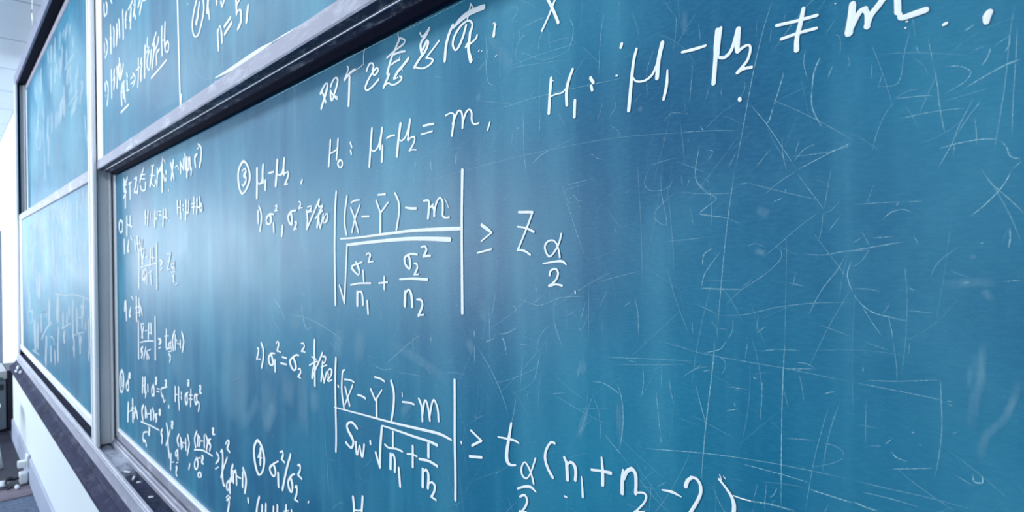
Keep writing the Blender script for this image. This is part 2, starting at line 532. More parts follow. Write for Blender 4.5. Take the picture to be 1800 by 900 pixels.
# ------------------------------------------------------------------ chalk marks
WRITING = [
('chalk_heading','LM',1.0,(
(-12119,20344,383,-11949,20463,352,-11824,20503,206,-11794,20429,456,-11893,20258,439,-12000,20125,430,-12086,20015,433),
(-12076,20374,242,-11975,20275,276,-11877,20100,298),
(-11646,20397,354,-11524,20502,310,-11406,20528,183,-11331,20459,376,-11392,20323,383,-11493,20194,374,-11575,20088,286,-11642,20130,350,-11649,20283,393),
(-11649,20283,220,-11533,20183,215,-11437,20107,197,-11353,20062,181),
(-11456,20149,132,-11341,20102,131),
(-11048,20404,341,-10826,20481,313,-10610,20511,285),
(-11048,20404,240,-10934,20515,246,-10877,20602,258,-10923,20649,167),
(-10835,20411,403,-10851,20206,404,-10887,19841,405),
(-10575,20488,87,-10418,20509,87,-10270,20532,86),
(-10270,20532,136,-10266,20692,139,-10222,20846,140),
(-10160,20378,316,-10064,20476,260,-9950,20474,167,-9902,20411,315,-9937,20316,325,-9907,20241,194,-9827,20231,220,-9746,20280,318,-9760,20334,168,-9856,20331,245,-10071,20210,289,-10215,20068,334,-10193,20011,201,-10110,19990,199,-9912,20036,230,-9725,20110,239),
(-9051,20787,116,-9024,20699,115),
(-8996,20683,323,-9130,20549,326,-9281,20392,343,-9423,20153,353),
(-8981,20695,157,-8827,20612,187,-8856,20564,222,-9072,20525,203,-9249,20490,210,-9425,20447,216),
(-9176,20447,211,-9002,20442,200,-8832,20414,191),
(-9269,20282,203,-9136,20306,187,-8996,20304,174),
(-9034,20313,113,-9004,20346,114,-8983,20373,115),
(-9363,20115,345,-9441,20033,344,-9551,19924,345),
(-9551,19924,222,-9412,19968,170,-9263,19903,160,-9116,19895,184,-8971,19927,219,-8942,19961,233,-9012,20004,168),
(-8724,20259,322,-8908,20169,321,-9082,20098,344,-9187,20008,378),
(-9216,20023,127,-9128,19995,129,-9070,19998,144),
(-8952,20124,100,-8916,20083,100),
(-8361,20609,213,-8315,20538,164,-8250,20537,221,-8098,20608,234),
(-8098,20608,323,-8182,20526,307,-8322,20450,317,-8352,20391,338,-8327,20253,317),
(-8170,20424,238,-8130,20373,341,-8215,20257,312,-8385,20168,298,-8545,20058,310),
(-8184,20412,300,-8283,20307,302),
(-8545,20058,145,-8305,19980,147,-8112,19986,177,-8002,20040,248,-8055,20085,141,-8191,20128,141),
(-7824,20327,208,-7998,20232,209,-8190,20136,211),
(-7452,20476,326,-7554,20365,339,-7634,20199,344,-7677,19959,341),
(-7428,20438,234,-7256,20510,452,-7020,20552,475,-6693,20539,440),
(-6994,20678,172,-7043,20566,173,-7079,20472,173),
(-6994,20678,116,-6927,20590,116),
(-7117,20378,273,-7191,20232,272,-7301,20095,258,-7392,20057,162,-7459,20168,266,-7407,20293,272,-7234,20412,229,-7057,20438,165,-6966,20364,203,-6979,20293,267,-7022,20238,263),
(-7022,20238,310,-7040,20115,311,-7066,19987,339,-7012,19793,421),
(-6857,20146,213,-6869,20113,189,-6984,20070,169,-7136,20036,166),
(-7136,20036,187,-7088,20083,167,-7029,20090,138),
(-6441,20180,265,-6457,20113,242,-6472,20039,329),
(-6494,20217,72,-6451,20229,72),
(-6451,20229,60,-6410,20183,60),
(-6828,19887,96,-6805,19904,95),
(-6762,19870,81,-6744,19880,81),
(-6440,19715,88,-6415,19723,88),
)),
('chalk_letter','LM',1.0,(
(-5371,20233,242,-5270,20045,244,-5184,19851,246),
(-5233,20188,186,-5340,20015,188,-5412,19919,188,-5485,19828,189),
)),
('chalk_hypothesis','LM',1.0,(
(-11688,19237,357,-11729,18955,358,-11784,18702,359),
(-11351,19212,344,-11378,19040,344,-11430,18804,345),
(-11729,18955,167,-11494,18990,173,-11378,19029,190),
(-11286,18763,272,-11374,18708,364,-11291,18606,185,-11187,18642,310,-11185,18718,272,-11286,18763,193),
(-10839,19066,267,-10782,18966,266),
(-10827,18902,294,-10803,18830,293),
(-9992,19208,351,-10038,18930,352,-10107,18495,353),
(-10040,18829,186,-9965,18774,151,-9850,18782,208,-9735,18886,270,-9625,19157,276),
(-9625,19157,335,-9678,18957,336,-9708,18782,337),
(-9618,18819,333,-9651,18532,333),
(-9470,18945,211,-9334,18967,196,-9201,18957,185),
(-9008,19131,378,-9076,18865,380,-9134,18571,382),
(-9075,18884,178,-8992,18824,153,-8857,18869,231,-8754,19022,259,-8702,19153,263),
(-8702,19153,297,-8738,19000,298,-8775,18819,299),
(-8760,18798,193,-8661,18839,160,-8565,18815,220,-8600,18718,240,-8731,18611,223),
(-8731,18611,135,-8634,18612,130,-8523,18593,127),
(-8305,18979,205,-8159,18976,200,-8004,18964,196),
(-8361,18843,150,-8192,18842,149,-8043,18846,149),
(-7678,19042,155,-7552,19062,142,-7471,19038,145,-7450,18992,191),
(-7450,19000,276,-7474,18860,277,-7511,18691,278),
(-7488,18879,238,-7363,19044,224,-7296,19056,151,-7244,18988,216,-7234,18869,235,-7241,18769,238),
(-7240,18836,236,-7153,18988,226,-7075,19031,151,-7012,18978,206,-7007,18846,211,-6953,18779,146,-6841,18776,149),
(-6587,18740,180,-6637,18637,181),
)),
('chalk_hypothesis','LM',1.0,(
(-5326,19127,265,-5353,18910,265,-5376,18661,265),
(-5339,19137,71,-5285,19083,71),
(-4944,19160,219,-5025,19004,257,-5054,18875,269,-5051,18712,263),
(-5344,18880,120,-5242,18894,116,-5133,18892,121,-5061,18931,133),
(-4911,18741,243,-4925,18530,243),
(-4648,18979,234,-4604,18911,233),
(-4640,18873,213,-4625,18818,213),
(-4162,19285,222,-4174,19251,222),
(-4249,18917,120,-4235,18913,120),
(-3949,19167,181,-3990,19043,209,-4030,18783,237,-4072,18454,253),
(-4007,18839,132,-3965,18787,126,-3894,18765,133,-3810,18770,148,-3727,18823,160,-3643,18992,157,-3594,19144,155),
(-3598,19145,281,-3643,18992,280,-3661,18878,275,-3674,18757,274),
(-3537,18813,119,-3549,18653,202,-3591,18492,179),
(-3346,18974,154,-3195,18968,185,-3066,18971,140),
(-2927,19102,254,-2946,18944,253,-2953,18802,252,-2979,18541,254),
(-2890,19112,210,-2913,18966,210,-2931,18817,209),
(-2905,18800,168,-2857,18788,184,-2804,18815,197,-2762,18874,191,-2708,19039,187),
(-2696,19046,292,-2704,18959,291,-2711,18861,286,-2706,18820,277),
(-2691,18821,156,-2630,18849,150,-2585,18847,123,-2571,18804,142,-2602,18704,152,-2653,18647,157,-2714,18597,158),
(-2714,18592,176,-2653,18618,167,-2563,18614,159),
(-2693,18314,206,-2691,18303,206),
(-2305,18970,165,-2119,18959,162,-1929,18957,159),
(-2261,18822,159,-2095,18836,154,-1935,18836,150),
(-2050,19058,194,-2080,18924,224,-2113,18795,229,-2119,18676,259),
(-1625,18964,305,-1638,18838,341,-1659,18713,361),
(-1655,18712,221,-1599,18826,222,-1560,18883,234,-1522,18893,231),
(-1530,18891,229,-1507,18841,240,-1509,18726,249),
(-1513,18731,251,-1478,18823,260,-1425,18884,268,-1373,18947,265),
(-1274,18915,274,-1273,18786,274),
(-1260,18765,204,-1248,18729,235,-1184,18730,265,-1072,18742,262),
(-1211,18683,67,-1204,18682,67),
(-1221,18631,68,-1216,18631,68),
(-1770,19019,51,-1766,19018,51),
(-652,18593,248,-668,18561,282,-671,18520,205),
(-948,18580,126,-930,18587,125),
)),
('chalk_heading','LM',1.0,(
(-16764,19424,452,-17119,19235,606,-17168,18955,688,-17024,18628,530,-16835,18541,276,-16528,18667,480,-16298,18921,657,-16433,19239,468,-16764,19424,342),
(-16849,19176,280,-16636,19213,228,-16587,19118,564,-16741,19023,607,-16592,18965,424,-16596,18868,501,-16789,18753,407),
(-16789,18753,226,-16902,18792,227),
(-15793,19096,661,-15807,18707,662,-15833,18360,664),
(-15805,18748,240,-15634,18691,222,-15462,18753,506,-15382,19140,537),
(-15382,19140,605,-15422,18934,605,-15396,18720,591),
(-15243,18726,563,-15256,18523,563),
(-15014,18910,264,-14708,18901,260),
(-14470,19157,616,-14536,18836,618,-14595,18558,620),
(-14524,18835,216,-14372,18788,204,-14190,18823,413,-14061,19142,463),
(-14061,19142,531,-14109,18962,535,-14103,18776,529),
(-14044,18782,232,-13868,18811,199,-13841,18735,455,-13932,18622,386,-14052,18523,365),
(-14052,18523,187,-13877,18519,186),
(-13089,18524,386,-13138,18470,387),
)),
('chalk_condition','LM',1.0,(
(-15763,17973,518,-15759,17683,518),
(-15689,18102,401,-15558,17939,459,-15531,17751,505,-15643,17464,490),
(-14744,17836,242,-14966,17850,277,-15196,17759,474,-15200,17642,415,-15006,17606,275,-14907,17692,604,-14966,17837,560),
(-14643,18034,208,-14549,18053,228,-14552,17989,379,-14647,17920,313),
(-14647,17920,166,-14462,17915,164),
(-14764,17602,468,-14746,17402,468),
(-14215,17505,499,-14270,17283,501),
(-13446,17849,234,-13670,17839,278,-13873,17735,499,-13820,17585,407,-13679,17534,361,-13675,17675,526,-13727,17823,505),
(-13287,18038,179,-13211,18027,267,-13197,17967,388,-13270,17889,337),
(-13270,17889,168,-13092,17889,166),
(-13510,17569,204,-13427,17565,388,-13457,17495,397,-13560,17403,362),
(-13560,17408,181,-13405,17409,180),
(-12830,17883,180,-12650,17893,181,-12642,17835,291,-12808,17765,234),
(-12808,17765,166,-12603,17775,165),
(-12869,17792,432,-12838,17605,440,-12870,17397,440),
(-12870,17397,345,-12659,17595,345,-12401,17853,342,-12239,18010,338),
(-12239,18010,361,-12278,17867,263,-12085,17864,168),
(-12085,17864,323,-12258,17708,377,-12364,17409,404),
(-12433,17605,231,-12088,17764,227),
(-12283,17687,362,-12264,17484,355,-12219,17380,333),
(-12219,17380,306,-12093,17587,312,-12066,17674,327),
(-12069,17563,320,-12048,17484,161,-11859,17519,168),
(-12045,17584,259,-11901,17686,174,-11856,17606,336,-11977,17492,282),
)),
('chalk_formula','LM',1.0,(
(-11459,18109,376,-11513,17782,378,-11545,17298,379,-11564,16873,379,-11559,15717,379),
(-7257,18093,316,-7277,17628,317,-7291,17170,317,-7300,16527,317,-7306,15792,317),
(-11001,17978,328,-11090,17690,333,-11116,17434,334,-11048,17195,321),
(-10850,17729,260,-10712,17522,267,-10561,17219,270),
(-10495,17749,263,-10695,17485,276,-10816,17234,288),
(-10829,17837,201,-10685,17865,187,-10502,17865,179),
(-10408,17526,212,-10138,17515,208),
(-9869,17802,263,-9723,17559,261),
(-9455,17734,221,-9723,17551,225),
(-9723,17559,346,-9732,17187,347),
(-9803,17909,187,-9652,17903,186,-9543,17899,251),
(-9212,17887,247,-9099,17723,273,-9089,17528,289,-9184,17215,287),
(-8873,17602,177,-8707,17575,237,-8544,17564,234),
(-8316,17679,185,-8174,17671,208,-8163,17591,307,-8199,17372,307),
(-8177,17531,189,-8049,17598,187),
(-8088,17571,225,-8026,17521,281,-8021,17400,299),
(-8020,17460,268,-7962,17607,253,-7861,17696,175,-7790,17638,246,-7781,17504,265,-7783,17386,240,-7700,17352,163,-7610,17354,162),
(-7729,17671,89,-7671,17600,93,-7630,17516,97),
(-11300,17109,192,-10609,17112,205,-9590,17147,251,-8597,17174,288,-7724,17164,337,-7339,17156,295),
(-11371,16121,299,-11287,15984,302,-11172,15766,302),
(-11172,15766,318,-11107,16286,317,-11024,16989,316),
(-11016,16975,295,-9956,17013,315,-8917,17033,349,-8297,17021,369,-7606,16986,418),
(-10423,16617,199,-10745,16560,212,-10837,16508,384,-10708,16416,254,-10569,16367,208,-10546,16459,362,-10663,16612,329),
(-10264,16761,206,-10187,16796,169,-10112,16759,311,-10152,16680,303,-10172,16621,310),
(-10172,16621,150,-10010,16628,148),
(-10397,16444,293,-10375,16242,292),
(-10900,16148,189,-10553,16190,183,-10107,16204,178),
(-10630,16008,422,-10637,15751,422),
(-10632,15956,252,-10538,16027,188,-10448,15994,335,-10414,15773,353),
(-10250,15845,327,-10225,15602,327),
(-9618,16331,301,-9623,16110,301),
(-9811,16211,175,-9507,16238,172),
(-8530,16746,188,-8731,16759,194,-8925,16692,288,-8895,16563,291,-8769,16500,212,-8751,16618,331,-8796,16727,317),
(-8405,16874,182,-8300,16889,188,-8257,16827,289,-8349,16714,258),
(-8349,16714,212,-8142,16724,209),
(-8626,16591,167,-8549,16578,221,-8535,16510,260,-8631,16393,237),
(-8631,16393,144,-8492,16400,143),
(-9098,16299,167,-8679,16320,235,-8248,16310,264),
(-8923,16068,403,-8939,15832,403),
(-8924,16049,264,-8810,16117,222,-8733,16038,369,-8706,15826,378),
(-8564,15951,191,-8427,15943,237,-8398,15856,298,-8524,15671,274),
(-8524,15674,160,-8357,15696,158),
(-6804,17187,272,-6681,17122,292,-6578,17060,195),
(-6578,17060,149,-6817,16936,152),
(-6915,16755,154,-6754,16780,152,-6583,16808,151),
(-5984,17335,198,-5710,17318,193),
(-5710,17318,184,-5815,17121,184,-6018,16782,187),
(-6011,17125,133,-5838,17097,150,-5693,17038,202),
(-6018,16790,167,-5867,16766,170,-5766,16713,178),
(-5178,16987,170,-5217,16877,166,-5301,16754,158,-5396,16685,134,-5459,16741,171,-5479,16836,179,-5414,16898,143,-5319,16903,136,-5258,16847,162,-5229,16769,171,-5210,16676,172),
(-5520,16586,112,-5283,16617,156,-5160,16614,189,-5101,16575,119),
(-5401,16426,194,-5379,16489,167,-5285,16513,151,-5245,16459,195,-5287,16365,174,-5404,16276,166),
(-5410,16281,221,-5289,16303,140,-5176,16290,156),
(-4953,16224,107,-4946,16197,107),
)),
('chalk_condition','LM',1.0,(
(-15924,14328,317,-15847,14296,523,-15887,14190,444,-15987,14037,424),
(-15987,14037,184,-15726,14057,181),
(-15659,14486,462,-15537,14348,521,-15518,14151,506,-15656,13855,468),
(-14791,14307,221,-14996,14289,245,-15170,14172,461,-15150,14037,492,-15006,13986,228,-14908,14047,514,-14952,14177,532,-15021,14266,499),
(-14688,14581,261,-14607,14636,183,-14539,14586,430,-14638,14404,376),
(-14638,14404,205,-14418,14381,202),
(-14787,14129,498,-14781,13874,498),
(-14344,14276,227,-14090,14273,224),
(-14426,14110,243,-14095,14119,239),
(-13393,14420,226,-13538,14413,234,-13794,14302,292,-13883,14209,538,-13801,14091,421,-13654,14037,225,-13555,14122,496,-13606,14243,496,-13687,14333,463),
(-13262,14715,169,-13121,14725,225,-13091,14657,308,-13247,14535,243),
(-13247,14538,176,-13047,14535,174),
(-13445,14082,187,-13321,14107,270,-13303,14029,341,-13450,13911,268),
(-13450,13911,197,-13307,13895,196),
(-12564,14852,411,-12583,14572,414,-12574,14229,416,-12575,13835,415),
(-12719,14467,187,-12494,14436,185),
(-12841,14256,206,-12647,14332,199,-12439,14397,193),
(-12591,14313,326,-12691,14111,344,-12714,13987,368),
(-12195,14606,319,-12365,14392,315,-12557,14180,322,-12695,13990,339),
(-12198,14530,164,-12037,14532,277,-12075,14427,223,-12220,14376,167),
(-12259,14287,163,-11988,14368,161),
(-12183,14414,331,-12226,14173,331,-12268,13982,329),
(-12225,14207,342,-12124,13969,340),
(-12124,13969,294,-12048,14130,291,-12011,14202,286),
(-11993,14187,238,-11850,14306,179,-11765,14267,366,-11820,14145,261,-11980,14031,221),
(-11923,14180,297,-11928,14031,224,-11753,14080,139),
)),
('chalk_formula','LM',1.0,(
(-11495,13996,241,-11463,13969,241),
(-11571,14569,373,-11609,14178,379,-11609,13459,381,-11606,12849,379,-11627,12564,375),
(-7527,14676,298,-7531,14283,298,-7543,13719,299,-7540,13065,298,-7549,12707,297),
(-11666,13502,140,-10628,13554,179,-9340,13615,219,-8489,13672,258,-7931,13703,256,-7639,13670,213),
(-11181,14365,168,-11276,14325,274,-11320,14105,318,-11326,13880,330,-11241,13540,329),
(-11183,14004,317,-11102,13841,315,-11007,13655,313),
(-10865,14098,237,-11201,13644,242),
(-11224,14165,178,-10964,14184,182,-10812,14164,196),
(-10666,13926,206,-10509,13929,216,-10366,13904,229),
(-10159,14119,278,-10006,13941,275),
(-9761,14164,201,-9974,13947,204),
(-9957,13958,340,-9956,13615,340),
(-10011,14380,189,-9803,14378,195,-9662,14348,210),
(-9426,14382,348,-9346,14208,350,-9352,13959,332,-9435,13646,323),
(-9063,14058,179,-8858,14080,180,-8693,14077,184),
(-8541,14201,278,-8464,14082,286,-8443,13829,282),
(-8441,13930,259,-8383,14158,245,-8330,14205,232,-8268,14085,278,-8222,13880,277),
(-8219,13972,247,-8151,14197,233,-8092,14253,209,-8002,14133,268,-7974,13920,266),
(-9067,14228,161,-9060,14159,161),
(-10712,13240,327,-10873,13315,283,-10998,13308,217,-11127,13224,375,-11087,13126,419,-10883,12960,438,-10907,12830,338,-10991,12786,256,-11179,12849,320),
(-10769,12933,397,-10746,12722,402,-10705,12727,293,-10620,12915,199,-10565,12743,386,-10506,12721,299,-10441,12965,343),
(-10206,13087,333,-10200,13044,333),
(-10005,12904,363,-9934,12773,358,-9864,12673,352),
(-9864,12673,413,-9835,13070,406,-9772,13453,398),
(-9753,13486,164,-9333,13494,200,-8682,13500,230,-8259,13511,245,-8028,13496,288),
(-9386,13436,290,-9397,13140,290),
(-9672,13141,249,-9550,13111,205,-9274,13149,196,-9081,13143,206),
(-9476,12998,429,-9489,12738,430),
(-9477,12970,194,-9379,13011,296,-9331,12900,367,-9345,12717,351),
(-9209,12803,362,-9173,12491,361),
(-8749,13314,330,-8758,12949,330),
(-8928,13136,173,-8753,13168,178,-8622,13162,190),
(-8275,13455,353,-8280,13240,353),
(-8552,13134,237,-8267,13167,246,-8030,13138,263),
(-8449,12976,374,-8462,12675,375),
(-8435,12940,202,-8344,12995,237,-8287,12925,350,-8307,12692,333),
(-8305,12754,187,-8187,12821,195,-8107,12781,335,-8132,12670,262,-8207,12571,232),
(-8222,12566,203,-8078,12547,201),
(-7374,13696,174,-7369,13675,174),
(-7127,13931,202,-7010,13879,198,-6875,13823,195),
(-6875,13823,213,-7105,13696,217),
(-7167,13507,237,-6880,13561,232),
(-6201,14224,215,-6263,13964,304,-6309,13745,341,-6292,13637,365,-6224,13606,209,-6122,13628,155),
(-6493,13963,116,-6309,13978,165,-6126,13986,186,-6048,13966,129),
(-5716,13823,156,-5805,13617,151,-5893,13494,124,-5980,13510,195,-6000,13614,175,-5932,13717,126,-5857,13665,191,-5795,13558,193,-5759,13457,192),
(-6083,13294,162,-5939,13362,192,-5809,13388,222,-5719,13349,139),
(-6041,13188,161,-5941,13237,189,-5894,13183,247,-5922,13090,194,-6012,12969,182),
(-6045,12967,235,-5913,12991,233),
(-5349,14120,183,-5415,14118,176,-5507,13993,211,-5530,13867,250,-5482,13744,258,-5394,13640,252),
(-5178,13963,223,-5146,13915,222),
(-5137,13903,289,-5126,13681,288),
(-5138,13874,193,-5061,13929,202,-4997,13894,276,-4980,13813,261,-4991,13710,251),
(-4884,13781,112,-4873,13670,148,-4867,13523,202),
(-4551,14112,156,-4537,13940,240,-4540,13768,254),
(-5183,13440,131,-5145,13437,130),
(-7379,13696,157,-7374,13671,156),
(-4714,13916,166,-4549,13941,187,-4413,13950,243),
(-4224,14037,147,-4236,13934,250,-4241,13747,278),
(-4217,13939,282,-4171,14030,265,-4108,14080,251),
(-4096,14085,249,-4048,14046,250,-4037,13934,233,-4045,13797,228),
(-4021,13815,132,-3930,13835,143,-3895,13809,159,-3920,13730,130,-3993,13637,124,-4043,13580,124),
(-4061,13570,152,-3922,13604,150),
(-3679,13942,92,-3551,13954,178,-3432,13933,76),
(-3374,14069,258,-3349,14138,224,-3296,14188,173),
(-3306,14188,171,-3239,14187,169,-3194,14123,206,-3200,14016,192,-3328,13773,206),
(-2968,14304,63,-2949,14254,63),
(-2976,14254,131,-2902,14184,141,-2837,14101,180,-2812,14018,231,-2821,13915,228),
(-2818,14121,68,-2725,14115,66,-2635,14119,64),
(-2924,14299,49,-2903,14277,49),
)),
('chalk_letter','LM',1.0,(
(-10914,11777,456,-10885,11629,448,-10881,11464,439),
(-10527,11898,397,-10576,11557,398),
(-10879,11537,182,-10736,11560,170,-10574,11619,164),
)),
('chalk_heading','LM',1.0,(
(-16011,11843,431,-16253,11598,614,-16231,11268,734,-16041,10983,617,-15859,10966,269,-15646,11159,504,-15560,11455,685,-15722,11742,597,-16011,11843,452),
(-15757,11672,274,-15994,11402,277),
(-15994,11402,168,-15700,11446,166),
(-15809,11647,640,-15835,11263,641),
(-14659,11618,238,-15019,11439,260,-15205,11295,530,-15088,11178,415,-14908,11176,267,-14844,11337,583,-14959,11454,533),
(-14548,11864,224,-14392,11923,307,-14367,11835,481,-14455,11720,376),
(-14455,11720,302,-14271,11675,300),
(-14682,11295,621,-14668,10995,621),
(-13922,11951,460,-14153,11559,487,-14423,10972,508),
(-13695,11538,233,-13857,11473,290,-14080,11253,468,-14030,11104,550,-13886,11056,265,-13838,11226,577,-13914,11366,586),
(-13531,11794,216,-13402,11815,426,-13405,11702,382,-13538,11567,302),
(-13538,11567,303,-13309,11526,299),
(-13705,11216,216,-13599,11268,483,-13604,11108,432,-13714,10929,370),
(-13714,10929,240,-13532,10925,238),
(-13000,11059,235,-12965,11091,235),
)),
('chalk_condition','LM',1.0,(
(-15932,10346,514,-16072,10107,568,-16147,9854,619),
(-15744,10166,594,-15764,9972,595),
(-15487,10280,521,-15507,10050,522),
(-14995,10352,493,-15012,10202,493),
(-14744,10464,541,-14761,10278,542),
(-14210,10634,445,-14244,10437,446),
(-14355,10450,167,-14075,10546,165),
(-13911,10596,426,-13902,10553,426),
)),
('chalk_inequality','LM',1.0,(
(-16741,10054,630,-16728,10005,629),
(-18490,11206,369,-18323,11341,253,-18203,11325,642,-18373,11091,488),
(-18373,11091,399,-18151,11035,396),
(-19309,10747,428,-19097,10636,517,-19411,10385,295),
(-19462,10210,204,-19152,10347,202),
(-18961,10856,257,-18807,10921,647,-18759,10659,713,-18816,10272,722,-18745,9947,729,-18622,9923,404),
(-18384,10806,443,-18727,10410,470,-18949,10094,503),
(-18125,10254,569,-18213,10035,523,-18340,9859,254,-18459,9911,717,-18371,10104,350,-18210,10119,676,-18180,9848,699),
(-17912,10711,591,-18037,10500,735,-18007,10257,811),
(-17881,10512,672,-17868,10239,672),
(-17843,10494,271,-17670,10593,620,-17623,10250,670),
(-17539,10477,268,-17278,10491,265),
(-17125,10679,609,-17153,10310,610),
(-17084,10809,657,-16910,10654,727,-16881,10477,684,-16977,10185,628),
(-18512,9599,267,-18305,9714,234,-18171,9682,420),
(-18474,9525,267,-18285,9607,531,-18275,9456,681,-18406,9177,611),
(-21260,11013,474,-21516,10715,662,-21426,10468,751),
(-21152,10903,641,-21194,10564,642),
(-21124,10887,341,-20945,10837,608,-20998,10586,562),
(-20879,10773,202,-20604,10824,200),
(-20489,11021,625,-20503,10675,626),
(-20327,11077,562,-20176,10918,628,-20279,10640,537),
(-19835,11055,231,-20137,10926,616,-19882,10856,646,-19979,10666,524),
(-19732,11410,210,-19569,11423,594,-19675,11276,549,-19450,11282,222),
(-21576,10322,274,-20617,10520,284,-19704,10554,305),
(-20903,10214,239,-21445,10018,347,-21557,9768,814,-21315,9740,316,-21191,9991,783,-21328,10091,645),
(-20789,10306,267,-20627,10302,631,-20798,10109,658,-20608,10090,299),
(-21036,9701,310,-21209,9568,658,-21043,9537,198,-20858,9659,641,-21036,9701,374),
)),
('chalk_heading','LM',0.95,(
(-31697,20496,592,-31444,20354,588),
(-30926,20473,819,-31323,20226,827),
(-31714,20206,317,-31072,20144,311),
(-31577,20309,1299,-31546,19958,1298),
(-31749,19626,641,-31140,19864,630),
(-31340,19939,1103,-31385,19192,1104),
(-30694,20164,307,-30081,20188,302),
(-30448,20140,1039,-30412,19518,1038),
(-29602,20278,286,-29141,20257,800,-29383,20036,890),
(-29268,20025,841,-29633,19730,824,-28947,19669,273),
(-27914,20547,724,-28361,20255,762,-28591,20065,819),
(-28466,20319,272,-27718,20264,266),
(-28366,20149,227,-27728,20083,222),
(-28493,19842,780,-28285,19664,372,-27752,19642,553,-27635,19865,1138),
(-28935,19884,907,-29063,19625,910),
(-26688,20505,419,-26497,20406,261,-26299,20483,514),
(-26497,20406,1256,-26610,20117,1174,-26927,19745,1106),
(-26806,20139,258,-26226,20051,254),
(-26820,19887,459,-26248,19630,290,-26048,19809,844),
(-25745,20220,940,-25868,19643,943),
(-25001,20565,925,-25193,20301,732,-25658,20112,577),
(-25104,20290,1178,-25114,19378,1178),
(-25468,20236,425,-24944,19936,495,-24779,19728,653),
(-24829,20495,422,-24660,20379,419),
(-24557,20012,819,-24542,19977,819),
(-24605,19743,824,-24589,19709,824),
(-23906,20239,761,-23527,19645,752),
(-23577,20290,910,-23851,19679,918),
(-23349,20035,316,-23111,20074,240,-22962,19944,477),
(-22723,20138,757,-22694,19780,756),
(-22650,20085,468,-22362,19831,464),
(-22346,20179,750,-22360,19874,750),
(-22163,20329,732,-22141,19849,731),
(-21981,20176,892,-21965,19569,891),
(-21767,20148,719,-21783,19807,670,-22000,19746,345),
(-21626,20151,689,-21572,19782,688),
(-21434,19766,575,-21511,19584,576),
(-20807,20169,369,-21077,20101,737,-21023,19802,755),
(-20727,20488,363,-20410,20299,619,-20449,19978,745,-20589,19750,703),
(-20800,20333,298,-20666,20376,297),
(-24251,19300,560,-24236,19271,560),
)),
('chalk_hypothesis','LM',0.95,(
(-27739,18728,894,-27723,18258,893),
(-27286,18699,938,-27415,18191,942),
(-27711,18466,225,-27297,18494,222),
(-26928,18600,595,-26909,18584,594),
(-26934,18473,685,-26916,18452,685),
(-26204,18630,963,-26289,18087,965),
(-26217,18382,244,-25935,18342,568,-25884,18610,868),
(-25698,18608,248,-25280,18581,244),
(-25705,18476,229,-25286,18451,226),
(-25011,18602,895,-25074,18054,897),
(-25023,18363,224,-24708,18345,520,-24661,18603,804),
(-24661,18603,777,-24590,18291,630,-24420,18282,220),
(-24222,18177,362,-24189,18162,362),
(-23140,18795,783,-23112,18388,783),
(-22786,18768,772,-22805,18369,772),
(-23103,18590,192,-22796,18569,190),
(-22759,18366,699,-22737,18188,699),
(-22462,18620,540,-22448,18602,540),
(-22468,18480,542,-22454,18462,542),
(-22119,18717,849,-22190,18113,851),
(-22135,18371,227,-21877,18333,559,-21804,18693,715),
(-21555,18589,222,-21143,18593,219),
(-21491,18478,218,-21081,18471,214),
(-21243,18777,638,-21292,18296,639),
(-20896,18707,673,-20956,18254,675),
(-20907,18459,194,-20645,18441,476,-20632,18727,609),
(-20512,18513,615,-20597,18335,545,-20391,18321,455,-20424,18466,538,-20512,18513,325),
(-32481,18614,788,-32770,18390,1178,-32569,18082,459,-32106,18123,720,-32005,18471,889,-32481,18614,371),
(-31109,18685,1185,-31155,17912,1187),
(-31052,18367,276,-30556,18315,597,-30463,18648,1119),
(-30468,18564,1004,-30388,18250,658,-30075,18236,239),
)),
('chalk_formula','LM',0.9,(
(-31737,17647,1190,-31701,17115,1188),
(-30810,17584,1019,-31030,17180,1111,-30705,17175,259),
(-30413,17793,538,-30170,17639,535),
(-29648,17588,1107,-29518,17227,1103),
(-29191,17717,1004,-29072,17219,1000),
(-29657,17445,254,-28623,17455,246),
(-28761,17563,950,-28637,17211,946),
(-28334,17551,864,-28409,17207,865),
(-28871,17146,1016,-29016,15599,1020),
(-28500,17105,983,-28244,16619,976),
(-28023,17098,882,-28385,16619,892),
(-28495,17195,247,-27934,17212,243),
(-27871,16857,267,-27411,16867,263),
(-26948,17181,992,-27085,16552,996),
(-26615,17175,989,-26635,16782,990),
(-26965,16850,238,-26381,16813,234),
(-26032,17344,955,-26070,15651,956),
(-28680,16431,281,-27297,16531,268,-26144,16598,257),
(-28263,16275,935,-28365,15963,741,-28000,16004,712,-28068,16277,772,-27706,16382,343),
(-27575,16315,649,-28011,15799,658),
(-27446,16215,229,-26736,16309,224),
(-27586,16112,820,-27658,15773,821),
(-27000,16187,805,-26944,15791,804),
(-25580,16744,375,-25255,16635,898,-25543,16522,406),
(-25553,16331,355,-25242,16428,351),
(-24556,16953,239,-24053,16947,235),
(-24117,16948,699,-24516,16401,709),
(-24503,16677,200,-24172,16706,198),
(-24518,16370,242,-24144,16391,239),
(-23641,16674,667,-23757,16436,434,-23968,16465,670,-23855,16615,240,-23591,16407,488),
(-24021,16272,214,-23554,16300,211),
(-23920,16134,211,-23708,16138,604,-23780,15957,687,-23613,15931,245),
(-23577,15813,189,-23265,15880,187),
)),
('chalk_formula','LM',0.9,(
(-31741,14763,1136,-31828,14455,1138),
(-31570,14809,1309,-31447,14062,1305),
(-30600,14598,854,-30877,14249,1141,-30555,14270,257),
(-30411,15121,481,-30105,14988,477),
(-29489,15087,1171,-29512,14158,1172),
(-29817,14641,268,-29064,14752,262),
(-29048,15035,1023,-28937,14408,1020),
(-28772,14768,840,-28505,14435,833),
(-29677,14433,233,-28784,14557,227),
(-29190,14074,1034,-29246,12546,1036),
(-26405,14436,974,-26462,12834,976),
(-28675,13936,970,-28500,13499,965),
(-28250,13969,729,-28643,13486,737),
